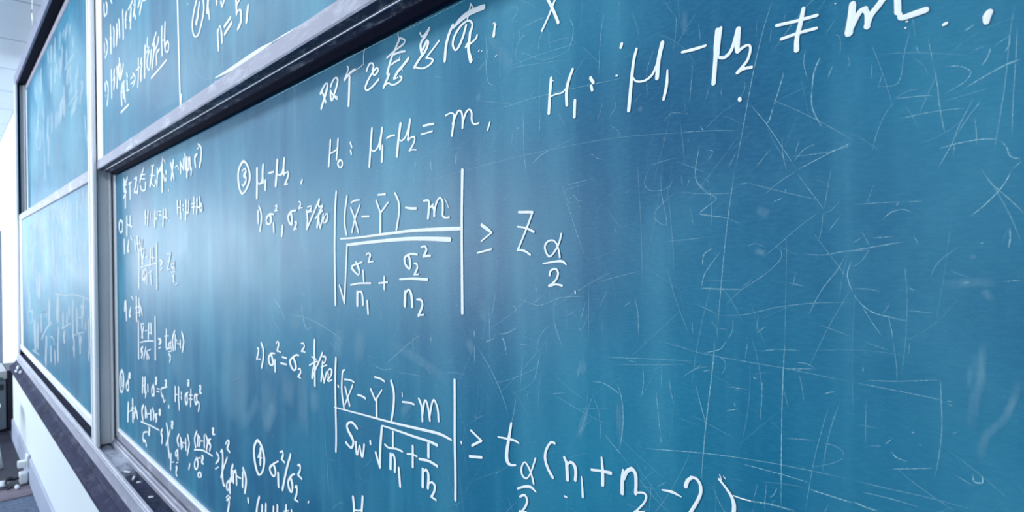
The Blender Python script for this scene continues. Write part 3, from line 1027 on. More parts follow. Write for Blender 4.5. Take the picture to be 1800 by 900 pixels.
(-28815,14010,223,-28187,14098,219),
(-28038,13794,269,-27763,13830,267),
(-27426,14099,1005,-27536,13552,1009),
(-27083,14125,920,-27049,13796,919),
(-27444,13762,244,-26921,13773,240),
(-28916,13230,275,-27732,13399,263,-26680,13499,255),
(-28438,13089,413,-28789,12914,923,-28539,12801,1006,-28749,12604,632),
(-27965,13103,649,-28324,12618,656),
(-27812,12915,856,-27770,12682,855),
(-27754,12990,226,-27163,13120,222),
(-27626,12868,633,-27447,12720,629),
(-25977,13662,335,-25572,13604,901,-25891,13445,402),
(-25948,13279,279,-25656,13354,276),
(-24787,14080,872,-24841,13425,878,-24595,13420,265),
(-25094,13836,218,-24483,13903,214),
(-24209,13703,615,-24374,13443,356,-24546,13517,740,-24320,13662,301,-24156,13447,668),
(-24557,13301,215,-24160,13362,213),
(-24517,13213,378,-24301,13146,743,-24398,12952,657),
(-23698,14139,644,-23989,13814,859,-23899,13462,913),
(-23623,13967,811,-23644,13519,812),
(-23626,13907,383,-23423,13808,380),
(-23428,13719,234,-23062,13737,231),
(-23016,13846,707,-23006,13643,707),
(-22804,14156,739,-22601,13886,839,-22774,13523,732),
)),
('chalk_hypothesis','LM',0.9,(
(-32639,11528,962,-33041,11095,1327,-32984,10597,1281,-32556,10550,525,-32250,10958,1296,-32279,11389,1310,-32639,11528,770),
(-32658,11212,1023,-32595,10845,1021),
(-31278,11253,583,-31697,10979,991,-31573,10784,492,-31219,10899,946,-31280,11223,1268),
(-31178,11600,256,-30862,11612,1012,-31188,11417,1044,-30819,11457,235),
(-28542,11730,1119,-28640,11182,1122),
(-28155,11785,1108,-28229,11247,1110),
(-28557,11448,260,-28170,11517,257),
(-28008,11226,794,-28129,11041,797),
(-27705,11559,901,-27685,11534,900),
(-27714,11393,903,-27693,11369,903),
(-26811,11682,482,-27090,11506,844,-27038,11299,576,-26724,11376,826,-26811,11682,1058),
(-26547,12038,244,-26285,12049,868,-26497,11835,883,-26255,11870,222),
(-26306,11653,246,-25870,11704,243),
(-26351,11541,251,-25915,11583,248),
(-25047,11896,269,-25676,11724,498,-25572,11509,761,-25384,11489,368),
(-25384,11489,831,-25262,11306,419,-25071,11414,363),
(-25128,12137,229,-24852,12151,772,-25045,11947,783,-24770,11963,226),
(-24625,11255,714,-24590,11236,713),
(-23716,12074,855,-23737,11637,855),
(-23297,12138,831,-23319,11683,831),
(-23694,11837,204,-23308,11909,201),
(-23272,11620,782,-23249,11410,782),
(-22979,12008,699,-22964,11987,699),
(-22987,11843,701,-22971,11822,701),
(-22192,12147,373,-22507,11982,673,-22470,11757,745,-22285,11788,726,-22303,12061,910),
(-22250,12550,242,-22066,12599,279,-22024,12537,547,-22210,12419,770,-22029,12423,251),
(-22044,12093,213,-21671,12140,210),
(-22095,11957,216,-21677,12004,213),
(-21841,12293,679,-21909,11762,680),
(-21093,12255,265,-21453,12153,546,-21390,11941,665,-21218,11970,647,-21237,12188,844),
(-21216,12015,308,-20966,11970,628,-21046,11737,587),
(-20941,12563,241,-20775,12567,702,-20880,12377,704,-20702,12370,260),
)),
('chalk_inequality','LM',0.95,(
(-31341,10183,1307,-31466,9432,1312),
(-31363,9816,302,-30567,10049,296),
(-30466,10482,1300,-30466,9594,1300),
(-30822,10093,275,-30179,10207,271),
(-29978,10243,1040,-30203,9792,1046),
(-30320,9947,280,-29569,10142,274),
(-29811,10156,1011,-29582,9909,1004),
(-28489,10618,684,-28779,10342,1096,-28635,10031,1166),
(-28154,10566,1041,-28174,10202,1041),
(-28089,10550,835,-27906,10252,831),
(-27834,10375,254,-27441,10464,251),
(-27285,10585,988,-27301,10284,989),
(-26964,10723,910,-26807,10565,1071,-26879,10365,929),
(-26257,10666,323,-26605,10523,828,-26367,10462,974,-26474,10326,704),
(-26049,10860,240,-25796,10880,843,-25998,10714,834,-25726,10738,235),
(-28992,9838,338,-27424,9979,328,-25992,10077,320),
(-27874,9626,281,-28554,9429,493,-28616,9136,964,-28230,9163,562,-28126,9031,1068),
(-27689,9828,336,-27475,9817,915,-27703,9579,927,-27487,9597,262),
(-25562,10206,522,-25762,10010,899,-25576,9921,920,-25665,9671,788),
(-24932,10509,913,-24765,10218,946,-24785,9814,948,-24627,9377,940),
(-24489,10374,565,-24775,10016,549,-25063,9702,532),
(-24331,10726,245,-24086,10749,829,-24270,10542,841,-24061,10559,248),
(-23326,10469,514,-23552,10230,809,-23394,10074,749),
(-23135,10368,784,-23069,10052,782),
(-23056,10338,601,-22905,10136,598),
(-22899,10278,224,-22582,10324,222),
(-22530,10451,740,-22513,10131,740),
(-22260,10647,768,-22119,10403,736,-22366,9981,595),
(-24390,9507,795,-24469,8970,798),
(-24280,9238,210,-24017,9327,208),
(-23485,9886,555,-23663,9629,379,-23797,9646,805,-23740,9780,308,-23522,9806,699,-23501,9548,797),
(-23760,9355,183,-23473,9425,181),
(-23819,9181,201,-23649,9224,749,-23778,8974,723,-23663,8917,528),
(-22075,9708,546,-22204,9516,548),
)),
('chalk_notes','UM',0.9,(
(-32081,28462,1076,-32067,28118,965,-31929,27907,740),
(-31612,28443,630,-31390,28169,919,-31461,27932,928,-31743,27888,531),
(-30631,28237,619,-30383,28013,615),
(-31813,26843,516,-31430,26477,766,-31486,26196,852,-31963,26020,619),
(-32109,26660,849,-32076,26312,848),
(-30741,27092,1044,-30698,26680,1042),
(-30951,26604,281,-30482,26493,278),
(-30705,26573,1208,-30692,25952,1208),
(-30115,26838,832,-30007,26664,1130,-30063,26323,1190,-30047,26052,1150),
(-29451,26751,1087,-29475,26372,1106,-29583,25980,1116),
(-29070,26882,713,-28970,26679,711),
(-28970,26679,1069,-28924,26148,1067),
(-29306,26464,1075,-29583,25980,1084),
(-28278,26983,1097,-28251,26433,1100,-28237,25905,1104),
(-27588,26736,905,-27821,26541,1075,-27768,26192,969),
(-27897,26530,188,-27533,26421,186),
(-26582,26860,601,-27007,26785,575,-27295,26761,528),
(-26805,26624,1028,-27036,26289,1035),
(-26845,26410,1068,-26956,25956,1072),
(-26177,26793,1101,-26192,26528,1133,-26410,26277,1062),
(-26334,26413,673,-26086,26036,668),
(-26523,26696,203,-26122,26569,200),
(-25340,26522,774,-25671,26364,782),
(-25097,26336,841,-25431,26040,850),
(-24971,26356,299,-24547,26250,295),
)),
('chalk_notes','UM',0.95,(
(-24699,24575,918,-24787,24082,915,-24818,23513,907),
(-24326,24789,712,-24400,24525,714),
(-24169,24419,496,-24472,24304,501),
(-24118,24272,626,-24364,24097,757,-24438,23816,652,-24154,23598,275,-23967,23819,761,-23832,24197,775),
(-23169,24641,646,-23595,24368,656),
(-23708,24384,175,-23322,24237,173),
(-23429,24324,935,-23499,24052,929,-23751,23575,925),
(-22824,24388,692,-22995,24207,564,-23386,24081,468),
(-22739,23968,356,-23118,23925,735,-23115,23566,797),
(-22391,24616,738,-22445,24171,724,-22406,23699,702),
(-22001,24641,803,-22073,24207,796,-22068,23902,776),
(-22414,24162,185,-22057,24120,183),
(-21764,23971,500,-22019,23861,746,-21928,23673,256,-21632,23650,509,-21594,23830,595,-21764,23971,349),
(-23883,23239,444,-22826,23305,436,-21892,23384,430),
(-25744,24377,754,-25748,23846,770,-25878,23389,776),
(-26132,24047,296,-25479,24031,289),
(-25276,24244,934,-25344,24153,936),
(-25225,24031,928,-25361,23848,932),
(-25370,23696,1089,-25378,23543,1090),
(-26674,24079,334,-26280,23811,592,-26425,23652,709),
(-27033,23918,317,-26475,23968,312),
(-26975,23710,301,-26421,23715,296),
(-26706,23537,427,-26425,23652,424),
(-27690,24283,761,-27596,24145,759),
(-27678,23998,882,-27642,23857,882),
(-27774,23619,284,-27340,23560,280),
(-27613,23850,799,-27627,23621,799),
(-28270,24114,379,-28122,24047,378),
(-28504,24047,919,-28756,23759,1049,-28663,23226,973),
(-28279,23963,1112,-28222,23647,1025,-28021,23235,946),
(-28725,23753,224,-28295,23696,221),
(-28361,23880,1163,-28338,23502,1162),
(-29062,25209,822,-28996,24985,821),
(-28994,25019,1000,-29244,24872,1385,-29032,24406,1111),
(-28764,24894,933,-28875,24370,936),
(-28306,24782,892,-28469,24618,876,-28716,24402,866),
(-29563,24984,842,-29417,24703,1067,-29565,24175,1100),
(-29579,24741,316,-29171,24750,312),
(-30660,25103,941,-30656,24630,940,-30648,23940,940),
(-30688,24674,234,-30343,24632,232),
(-30066,24962,1133,-30170,24665,1137),
(-30036,24634,1131,-30164,24234,1135),
(-31758,24895,535,-31410,24577,829,-31440,24139,1001,-31645,23808,952),
(-32044,24828,907,-32005,24556,906),
(-32009,24511,328,-31880,24462,327),
(-31949,24281,408,-31895,24251,407),
(-28885,22932,495,-27446,22988,474),
)),
('chalk_rule','UM',1.0,(
(-20276,21871,626,-20329,21676,627),
(-20533,25058,808,-20496,23858,805,-20445,22946,801,-20399,21949,797,-20356,21546,786),
)),
('chalk_notes','UM',1.0,(
(-18602,24340,622,-18853,24107,669,-19043,23774,709,-18979,23454,492,-18744,23283,202,-18458,23307,475,-18170,23545,610,-17976,23834,654,-18008,24147,603),
(-18375,24149,636,-18632,23652,643),
(-18482,23844,785,-18679,23681,791),
(-17588,24011,847,-17671,23710,850),
(-17582,23740,536,-17507,23462,534),
(-16904,23789,607,-16893,23675,607),
(-16549,23606,548,-16452,23454,347,-16314,23598,746),
(-16842,22904,647,-16828,22653,633,-16781,22394,616),
(-16819,22870,622,-16653,22992,238,-16543,22765,619,-16512,22540,671),
(-16319,22884,490,-15845,22974,479),
(-16296,22682,520,-15762,22818,507),
(-15432,23312,655,-15410,22958,654),
(-15402,23161,397,-15188,23233,392),
(-15410,22958,352,-15232,22980,229,-15117,22893,547,-15140,22647,630,-15340,22540,497),
(-14645,22883,653,-14756,22553,657),
(-19504,24488,137,-19463,24475,137),
)),
('chalk_notes','UL',0.2,(
(-45297,29746,1061,-49135,29675,1140),
(-43788,27138,967,-47602,26953,1041),
(-42851,27453,860,-42174,27094,2515,-42725,26792,2121,-43116,26387,2397),
(-40942,27696,2595,-41064,26967,2516,-40880,26346,2277),
(-40391,28484,2297,-40274,27910,2291),
(-47792,32187,3180,-48717,31778,3235),
(-49126,32302,1913,-49837,32159,1938),
(-46542,31824,2207,-46986,31559,2226),
(-53567,32612,5419,-53644,31820,5426),
(-51016,32418,3746,-51309,31932,3765),
(-55788,32675,4036,-55842,32152,4039),
(-57541,32975,3347,-57292,32440,3334),
(-50162,31206,4108,-50484,30311,4132),
(-48157,30549,3091,-48204,30024,3094),
(-45614,30722,2631,-45517,30441,2627),
(-46263,30254,599,-45869,30086,595),
(-53194,30971,2957,-52477,30289,2921),
(-51185,30623,4596,-51237,30069,4600),
(-53772,30519,4182,-53808,30157,4185),
(-55956,31030,4497,-56063,29978,4504),
(-62205,32321,6549,-62307,31413,6559),
(-66346,32023,4254,-66024,31418,4235),
(-47625,29149,3929,-48098,28725,3964),
(-46768,29210,3579,-46821,28601,3583),
(-43869,28422,2664,-43816,28162,2662),
(-44465,28063,3561,-44707,27459,3578),
(-46454,28030,2288,-46084,27562,2272),
(-47103,27777,2639,-47279,27220,2647),
(-44193,26758,2102,-44159,26708,2100),
(-49491,28282,4160,-49381,26955,4152),
(-50477,27790,4523,-51016,27191,4566),
(-44768,26718,3240,-45006,26197,1411,-46182,26419,545),
(-40400,26246,2025,-40274,25790,2020),
(-60452,29610,1640,-60327,29536,1637),
(-49785,27603,4715,-49822,27195,4718),
(-51235,27465,5725,-51274,27046,5729),
(-53557,27243,4543,-53599,26807,4547),
(-52271,27084,3953,-52298,26800,3955),
(-55717,27707,3994,-55801,26880,4000),
(-45369,26538,3292,-45788,26298,3319),
(-46595,26385,2518,-46417,26060,2509),
(-60848,29048,4175,-60573,28501,4158),
(-58090,27738,4711,-58518,26614,4743),
(-58322,26703,2404,-58206,26629,2399),
(-60999,27664,4704,-61075,26970,4710),
(-64324,29610,4719,-64771,28991,4749),
(-64821,28561,5262,-64891,27958,5267),
(-66405,28201,3679,-66145,27086,2335,-64683,26505,440,-63199,26657,2571,-63084,27667,3611),
(-57770,26102,4715,-58102,24682,4740),
(-60689,26208,4008,-60590,25286,4002),
(-60447,24773,5063,-60422,23782,5061),
(-41648,25048,2293,-41508,24670,2286),
(-41451,24543,2759,-41387,24063,1692,-40592,23706,871),
(-40472,25299,2167,-40373,24476,2163),
(-41076,23780,1858,-40944,23353,1853),
)),
('chalk_notes','LL',0.28,(
(-60451,18236,1131,-66351,17627,1233),
(-47660,17142,474,-45872,17187,447,-43610,17149,427),
(-38245,20385,2440,-38269,20090,2441),
(-37037,20227,2022,-36998,19961,2020),
(-37213,19873,2272,-37117,19181,2267),
(-36635,19724,2181,-36800,19475,2190),
(-38761,19883,2246,-38796,19448,2248),
(-40236,20106,2400,-40305,19262,2403),
(-42423,19741,4097,-42443,19506,4098),
(-43969,19843,2869,-44213,19368,2883),
(-45630,19826,3332,-45665,19449,3334),
(-45156,20360,2946,-45176,20142,2947),
(-43354,20075,1529,-43281,20009,1527),
(-47868,19836,3295,-47680,19365,3283),
(-48775,20294,3381,-48801,20028,3383),
(-50284,20122,3968,-50325,19710,3971),
(-52938,20362,3367,-52706,19915,3354),
(-61298,20241,5117,-61328,19995,5120),
(-61357,19748,662,-60642,19649,655),
(-62126,19533,5238,-62207,18867,5244),
(-64124,19017,4969,-64598,18426,5003),
(-60712,19062,2637,-61663,18433,2675),
(-56907,19692,4464,-56959,19231,4468),
(-57314,18935,5700,-57770,17778,5742),
(-54829,18917,4903,-54621,18091,4886),
(-50692,18618,3175,-50645,18575,3172),
(-48684,18747,3361,-48723,18346,3363),
(-48759,17978,438,-48284,17946,434),
(-46876,18222,3137,-46960,17316,3142),
(-45355,18174,3146,-45196,17605,3136),
(-46236,17946,405,-45719,17920,401),
(-50539,17573,6744,-50339,17017,6719),
(-44066,18747,2578,-43968,18498,2573),
(-40204,18409,2599,-40134,18012,2595),
(-41114,17927,2197,-41023,16889,2180,-40895,16315,2142),
(-39578,17827,2064,-39649,16937,2067),
(-39582,17772,309,-38613,17719,937,-38504,17091,1695),
(-37763,17831,1885,-37654,16868,1880),
(-42616,17494,2307,-42737,16960,2313),
(-43069,16662,1088,-42921,16602,1085),
(-48639,16737,1761,-48548,16683,1758),
(-48582,16335,3704,-48614,16000,3707),
(-45688,16856,2989,-45780,15842,2995),
(-39205,16326,2277,-39240,15883,1187,-40075,15813,422),
(-40551,16260,2075,-40416,15808,2069),
(-62748,17533,5316,-62800,17111,5320),
(-63183,17114,5659,-63531,16177,5687),
)),
('chalk_notes','LL',0.36,(
(-49578,14570,485,-45254,14635,441,-42100,14787,414,-39326,14810,408,-37757,14740,416,-36578,14702,399),
(-51838,12465,829,-54703,11810,1070,-57578,10800,1359),
(-47192,12423,508,-42995,13075,467),
(-42683,12293,466,-40674,12645,422,-38357,12942,388),
(-39700,14237,394,-38097,14294,380),
(-39211,14207,2289,-39123,13275,2284),
(-38543,14570,2086,-38753,13904,2096),
(-42138,14344,2112,-42279,13983,2118),
(-40925,13828,3017,-40825,12918,3010),
(-40427,13574,353,-39419,13641,346),
(-42379,13682,2629,-42303,12387,2625),
(-37246,13574,2320,-37146,12949,2308,-37034,12485,2289),
(-38012,13412,1465,-38183,13183,1471),
(-36481,14095,2222,-36496,13886,2223),
(-37074,11956,367,-36349,12035,361),
(-37054,12221,1890,-37242,11673,1899),
(-36341,12139,1695,-36508,11810,1702),
(-41968,12006,2832,-42018,11414,2835),
(-42740,11633,453,-41815,11670,444),
(-40008,12477,2637,-39894,11815,2630),
(-39512,12467,2038,-39517,12400,2038),
(-45459,12359,1452,-46138,11920,3016,-45516,11724,1248),
(-46232,13254,3413,-46192,12745,3411),
(-44532,13488,2523,-44571,13053,2525),
(-43697,13905,2408,-43637,13696,2405),
(-48428,13979,6635,-48731,13293,6672),
(-52812,13548,5663,-53055,12811,5687),
(-54637,13527,1306,-54465,13491,1302),
(-54567,13085,2438,-54298,12878,2427),
(-58030,12567,2202,-57719,12430,2191),
(-57781,11878,4225,-57621,11577,4215),
(-58398,15153,7822,-58806,14507,7872),
(-60483,14942,4646,-60205,14299,4626),
(-67579,14763,3049,-66797,14157,3016),
(-67256,13916,562,-65565,13978,549),
(-66042,13474,5797,-66110,12939,5803),
(-67028,12353,629,-63741,12563,601),
(-67911,12210,3392,-67555,11598,1653,-65889,11403,378,-64223,11827,1584,-64148,12436,3352),
(-62383,11197,8174,-62139,10128,8144),
(-60205,11290,5958,-60329,10221,5969),
(-64148,9246,771,-59395,9348,719),
(-55065,11182,596,-54473,11220,591),
(-52760,11389,416,-51150,11463,717,-50417,11115,1487),
(-54807,10832,5138,-55252,9436,5176),
(-52306,10500,3770,-52358,9994,3773),
(-48364,12183,3039,-48686,11286,3057),
(-48725,10879,4142,-48674,10416,4138),
(-50333,10433,3464,-50171,10038,3454),
)),
('chalk_scratches','LM',0.42,(
(-6130,20319,87,-6060,20339,74,-5981,20315,66,-5959,20259,103,-6023,20183,100,-6114,20129,96),
(-6114,20129,56,-5927,20101,55),
(-5824,19986,76,-5627,20002,72,-5410,19994,69),
(-5919,20014,108,-5932,19853,111,-5993,19705,112,-6005,19597,93,-5900,19489,78),
(-5797,19877,68,-5893,19842,75,-5933,19785,81),
(-5467,19817,84,-5531,19742,86,-5562,19565,84),
(-5396,19816,78,-5353,19745,92,-5365,19604,92,-5322,19547,75),
(-5994,19657,52,-5803,19587,51,-5528,19436,51,-5281,19401,54,-5027,19425,55),
(-6125,20046,45,-6057,19957,51,-6049,19858,58),
(-6669,20101,72,-6639,19933,76,-6665,19736,77,-6648,19513,74),
(-6835,19572,64,-6677,19695,63),
(-6070,19836,51,-6094,19592,50,-6088,19396,49),
(-6137,19463,35,-5731,19420,34),
(-4999,19870,72,-4931,19730,79,-4942,19581,89,-5036,19409,91),
(-6087,19465,60,-4980,19307,55),
(-5479,19615,48,-5004,19598,43,-4865,19473,42),
(-6087,19489,52,-5513,19510,48,-4865,19484,45),
(-6672,20086,89,-6621,19795,93,-6662,19628,94,-6611,19365,78,-6465,19270,62),
(-6875,19578,90,-6680,19709,89),
(-6923,19151,50,-6397,19008,48,-5945,18883,46),
(-6435,18904,39,-5586,18929,36,-4054,18865,31),
(-5531,19331,47,-5571,18395,47),
(-4421,19747,54,-4477,19514,53,-4525,18921,53),
(-3414,19418,42,-3427,19217,43,-3462,19001,43),
(-3162,19378,44,-3304,19219,45,-3430,19049,45),
(-4452,18676,66,-4534,18409,67),
(-4289,18642,59,-4265,18536,64,-4380,18413,64),
(-3708,19103,47,-3811,18877,47,-3805,18564,45),
(-3220,18792,41,-3266,18398,41),
(-3601,18236,54,-3493,18312,50,-3358,18287,46),
(-4036,18512,48,-3872,18637,47),
(-5879,18870,49,-5857,18299,49),
(-6105,18552,69,-6117,18313,69),
(-4804,19031,58,-4741,19038,58),
(-4607,19519,51,-4589,19500,51),
(-6842,18110,60,-5373,18156,53,-4210,18146,47,-3019,18030,41),
(-5709,17993,116,-5589,18080,109,-5373,18156,103),
(-5373,18156,42,-4805,18275,40),
(-4364,18324,47,-4237,18232,48,-4204,18133,53),
(-4669,18021,63,-4563,17934,60,-4444,17907,59),
(-3863,17742,47,-3435,17799,45),
(-3483,17773,42,-3025,17559,40),
(-3785,17732,53,-3865,17561,53,-3815,17466,45,-3662,17441,45,-3524,17483,48,-3486,17610,49),
(-3634,17593,50,-3637,17405,50,-3580,17038,49,-3730,17112,47,-3729,17190,50,-3589,17313,48,-3441,17410,47),
(-3385,17599,70,-3368,17468,70),
(-3310,17462,47,-3274,17544,47),
(-3154,17888,69,-3208,17622,69,-3183,17492,64,-3050,17365,62),
(-3030,17239,54,-3165,17144,57,-3032,17115,51),
(-5080,17390,61,-4963,17495,50,-4884,17388,59,-4838,17285,60),
(-5080,17390,52,-4725,17425,50),
(-5176,17641,63,-4770,16638,61),
(-4454,17332,53,-4283,17107,52,-4186,17032,47,-4115,17075,50),
(-5193,17630,66,-4598,17683,62),
(-5177,17564,53,-4722,17634,51),
(-3967,17868,53,-3925,17112,53,-3911,16361,53),
(-4621,16344,37,-3908,16508,34),
(-4636,17223,56,-4483,17358,55),
(-5876,18745,76,-5867,18198,76,-5818,17784,75),
(-5542,18684,73,-5566,18369,73),
(-4556,18405,62,-4524,18497,62),
(-5207,17773,47,-4952,17167,46),
(-2344,19240,82,-2452,18927,82,-2555,18526,82,-2640,18110,83,-2753,17570,84),
(-2242,18491,87,-2290,18332,88,-2348,18173,89),
(-2348,18173,109,-2397,18028,111,-2426,18010,114),
(-1904,18556,120,-1961,18425,117,-1986,18248,114),
(-1986,18248,119,-1983,18084,115,-1901,17887,112),
(-1798,18449,71,-1845,18335,72),
(-3244,18801,49,-3232,18788,49),
(-3221,18795,47,-3247,18579,47,-3266,18392,47),
(-2635,18485,41,-2646,18388,43,-2698,18320,44),
(-2719,18284,43,-2908,18199,45,-3084,18065,46),
(-3146,18107,92,-3103,18043,91),
(-3359,18074,43,-3019,18034,41,-2702,17982,39),
(-2579,18227,45,-2426,18014,44,-2138,17518,43),
(-3359,18085,54,-3312,18082,53),
(-2904,18464,41,-2885,18358,41),
(-3034,18512,46,-3080,18356,46),
(-3146,19249,55,-3126,19034,55),
(-2508,19099,49,-2510,18905,49),
(-2357,18958,49,-2377,18811,49),
(-1757,18891,47,-1865,18744,48),
(-1783,18739,45,-1735,18690,46,-1737,18531,48),
(-1673,18515,38,-1659,18424,40,-1691,18362,44),
(-2036,18663,36,-2055,18539,34,-2022,18366,33),
(-1962,17734,85,-2065,17694,86,-2155,17595,86),
(-2099,17810,46,-2154,17650,46),
(-2208,17639,66,-1829,17643,63,-1637,17678,62),
(-2120,17507,67,-1829,17634,64,-1636,17704,63),
(-3154,17888,58,-3203,17642,58),
(-3088,17837,50,-3000,17804,53,-3067,17709,57),
(-2832,17599,43,-2726,17786,43),
(-2548,17566,41,-2373,17756,40),
(-2269,17855,36,-2262,17665,36,-2228,17510,36),
(-2698,18312,73,-2692,18307,73),
(-1021,18252,70,-997,18087,70,-985,17909,70,-967,17779,70,-949,17665,70),
(-1304,18034,75,-1151,18023,73,-1030,18009,72),
(-1271,17853,67,-1032,17870,65,-802,17858,62),
(-962,18230,55,-848,18210,51,-775,18146,41,-812,18077,54,-959,17999,57),
(-813,18023,87,-679,18093,86,-562,18148,85,-465,18176,84),
(-1185,18603,59,-1229,18418,59,-1281,18166,66,-1433,18169,69),
(-1395,18284,55,-1433,18148,55),
(-1304,18021,49,-1392,17887,48,-1453,17727,47,-1485,17596,46),
(-1304,18037,52,-1219,18078,51,-1123,18085,50),
(-647,18313,76,-665,18242,80,-702,18182,84),
(-531,18386,57,-531,18312,61,-561,18252,66),
(-531,18371,61,-629,18316,62),
(-500,18599,70,-531,18356,70,-563,17992,70,-601,17714,71,-632,17501,72),
(-485,18432,56,-495,18199,57,-520,17760,57,-522,17582,57),
(-759,17927,61,-853,17727,62,-905,17579,62,-1004,17386,64),
(-717,17888,57,-778,17807,57,-880,17638,57),
(-996,17552,73,-855,17579,71,-708,17588,69,-602,17572,67),
(-591,17563,77,-557,17498,75,-535,17428,81,-468,17397,90),
(-468,17382,62,-525,17330,62),
(-754,17772,48,-744,17647,48,-744,17555,48),
(-880,17607,45,-900,17468,45),
(-940,17948,49,-801,17966,48,-668,17992,47),
(-1475,18396,45,-1484,18245,45),
(-1058,18502,45,-1027,18286,45),
(-1146,18462,58,-1126,18391,58),
(-820,18483,81,-746,18524,80),
(-767,18314,64,-688,18331,63),
(-2759,17570,94,-2839,17074,95,-2911,16486,96,-2973,15889,96),
(-3208,17622,90,-3194,17494,87,-3094,17379,82,-2968,17290,86,-3074,17211,88,-3170,17134,89),
(-3170,17134,84,-3032,17109,82,-2839,17074,80),
(-2839,17074,60,-2696,16996,59),
(-2720,17420,101,-2619,17426,99),
(-2619,17426,58,-2322,17321,56,-1901,17183,53),
(-2138,17490,67,-2303,17404,69,-2455,17284,70),
(-2130,17471,60,-1985,17245,59,-1894,17102,58),
(-1894,17078,54,-1853,17076,54,-1803,17114,53,-1745,17180,52),
(-1911,17094,63,-2092,16967,64,-2273,16815,66,-2473,16650,67),
(-1902,17084,50,-1913,16931,51,-1939,16824,51),
(-2348,16760,66,-2293,16721,65,-2304,16626,65,-2466,16472,67,-2705,16309,69,-2884,16136,70),
(-3166,16315,126,-2935,16312,123,-2685,16316,119),
(-2705,16329,79,-2583,16431,78),
(-3015,16753,95,-3115,16692,98,-3140,16567,101),
(-2929,16711,84,-3107,16484,87,-3154,16336,89),
(-2237,16833,45,-2252,16342,46,-2268,15813,46),
(-3025,16030,62,-2688,16051,59,-2338,16149,56,-1981,16208,54,-1654,16229,52),
(-2078,16680,83,-1907,16669,81,-1711,16702,79,-1495,16707,77),
(-1704,16684,73,-1778,16534,74,-1911,16353,76,-1998,16186,76,-2042,16091,77),
(-1972,16870,77,-1964,16852,77),
(-1665,16605,63,-1698,16500,63,-1683,16395,64,-1653,16326,65),
(-2361,17209,68,-2268,17246,67),
(-2452,16762,48,-2559,16793,49,-2638,16766,50),
(-3225,16144,66,-2960,16034,64),
(-3048,15966,67,-2984,15888,67,-2975,15766,65),
(-2984,15888,62,-2856,15882,61),
(-2802,15993,83,-2804,15882,81,-2857,15777,80),
(-2529,16061,77,-2551,15883,78),
(-2552,15864,56,-2454,15950,55),
(-1989,16880,52,-1777,16570,50,-1699,16447,50),
(-1949,16006,74,-1658,15906,71),
(-2224,16400,47,-2082,16366,46),
(-2151,16513,53,-2189,16344,53),
(-3274,15950,81,-3264,15803,81),
(-1739,17047,42,-1863,16884,43),
(-3131,16400,42,-2724,16418,40),
(-687,17273,64,-618,17183,63,-527,17070,62,-461,16977,61),
(-530,17316,62,-583,17202,65,-690,17067,69,-787,16974,71),
(-546,16871,80,-544,16781,80,-556,16707,81),
(-1648,16710,78,-1510,16733,77,-1248,16778,74),
(-1237,17124,66,-1107,17119,65),
(-1643,17129,52,-1445,17131,51,-1237,17124,49),
(-871,16721,58,-967,16643,58,-1033,16556,55,-1063,16472,54),
(-1653,16308,75,-1577,16207,76,-1487,16143,77,-1377,16116,76,-1228,16085,75),
(-1577,16190,57,-1503,16057,57,-1430,15943,56),
(-1377,16116,52,-1356,16017,52,-1343,15918,51),
(-1653,16357,70,-1529,16356,69,-1440,16336,68),
(-1225,16377,81,-1177,16355,81),
(-1418,16969,56,-1344,17040,58,-1252,17059,58,-1183,17027,55),
(-1178,16825,49,-1145,16751,49),
(-1647,16780,68,-1569,16830,67),
(-1494,16819,51,-1311,16825,50),
(-729,16748,67,-705,16759,67),
(-602,16445,52,-466,16458,51),
(-1510,16733,55,-1572,16622,56,-1650,16553,58),
(-1255,16182,50,-1011,16164,48),
(-1584,16899,39,-1510,16742,39),
(-1473,17304,31,-1536,17121,31),
(-843,16424,122,-799,16436,122),
(-1243,16555,56,-1245,16439,56),
(-3396,15623,66,-3032,15585,63,-2575,15558,60,-2290,15545,58,-1989,15520,56,-1686,15496,54),
(-3008,15742,108,-3021,15576,108,-3058,15281,108,-3120,14833,109,-3158,14490,110,-3185,14189,111),
(-2268,15813,73,-2292,15431,73,-2311,14953,74,-2327,14112,74),
(-3413,14452,65,-2960,14516,62,-2321,14570,58,-1674,14590,54),
(-2751,14479,62,-2323,14475,59,-2054,14461,58),
(-2055,14397,107,-1869,14385,104,-1676,14375,101),
(-2818,14121,129,-2655,14112,122,-2421,14142,119,-2182,14141,117),
(-1876,15220,48,-1928,15030,48,-1999,14741,49,-2055,14434,50,-2093,14183,50),
(-2967,15582,77,-2903,15548,78,-2893,15468,72,-2937,15391,69),
(-3157,15392,91,-3056,15426,90),
(-2642,15777,79,-2675,15585,79),
(-2515,15688,86,-2343,15725,84),
(-2343,15725,67,-2125,15737,65),
(-2263,15539,75,-1989,15574,72),
(-2162,15617,47,-2057,15612,48,-1989,15574,48),
(-1924,15342,86,-1808,15389,85),
(-2597,15417,95,-2554,15390,95),
(-2499,15402,58,-2506,15206,58,-2525,14969,58),
(-2792,15243,78,-2750,15254,78),
(-2928,15269,52,-2639,15273,50),
(-2889,15010,59,-2743,15053,58),
(-3238,15233,71,-3184,15031,71,-3120,14812,71),
(-2281,14846,66,-1997,14884,64),
(-1930,14875,56,-1831,14870,57,-1758,14833,57,-1751,14791,50),
(-1751,14773,46,-1833,14709,49,-2035,14614,51),
(-2362,14331,76,-2400,14244,74,-2439,14210,75),
(-2553,14337,55,-2615,14104,55),
(-2465,14361,47,-2498,14060,47),
(-2879,15754,59,-2944,15666,59,-3120,15606,61),
(-3401,15295,52,-3259,15400,51,-3077,15465,50),
(-1004,15614,72,-1000,15439,72,-998,15216,71,-1018,14988,70,-1050,14788,70),
(-1663,15494,53,-1391,15474,52,-1180,15458,50,-993,15440,49),
(-1555,15527,43,-1319,15552,41,-1004,15609,39),
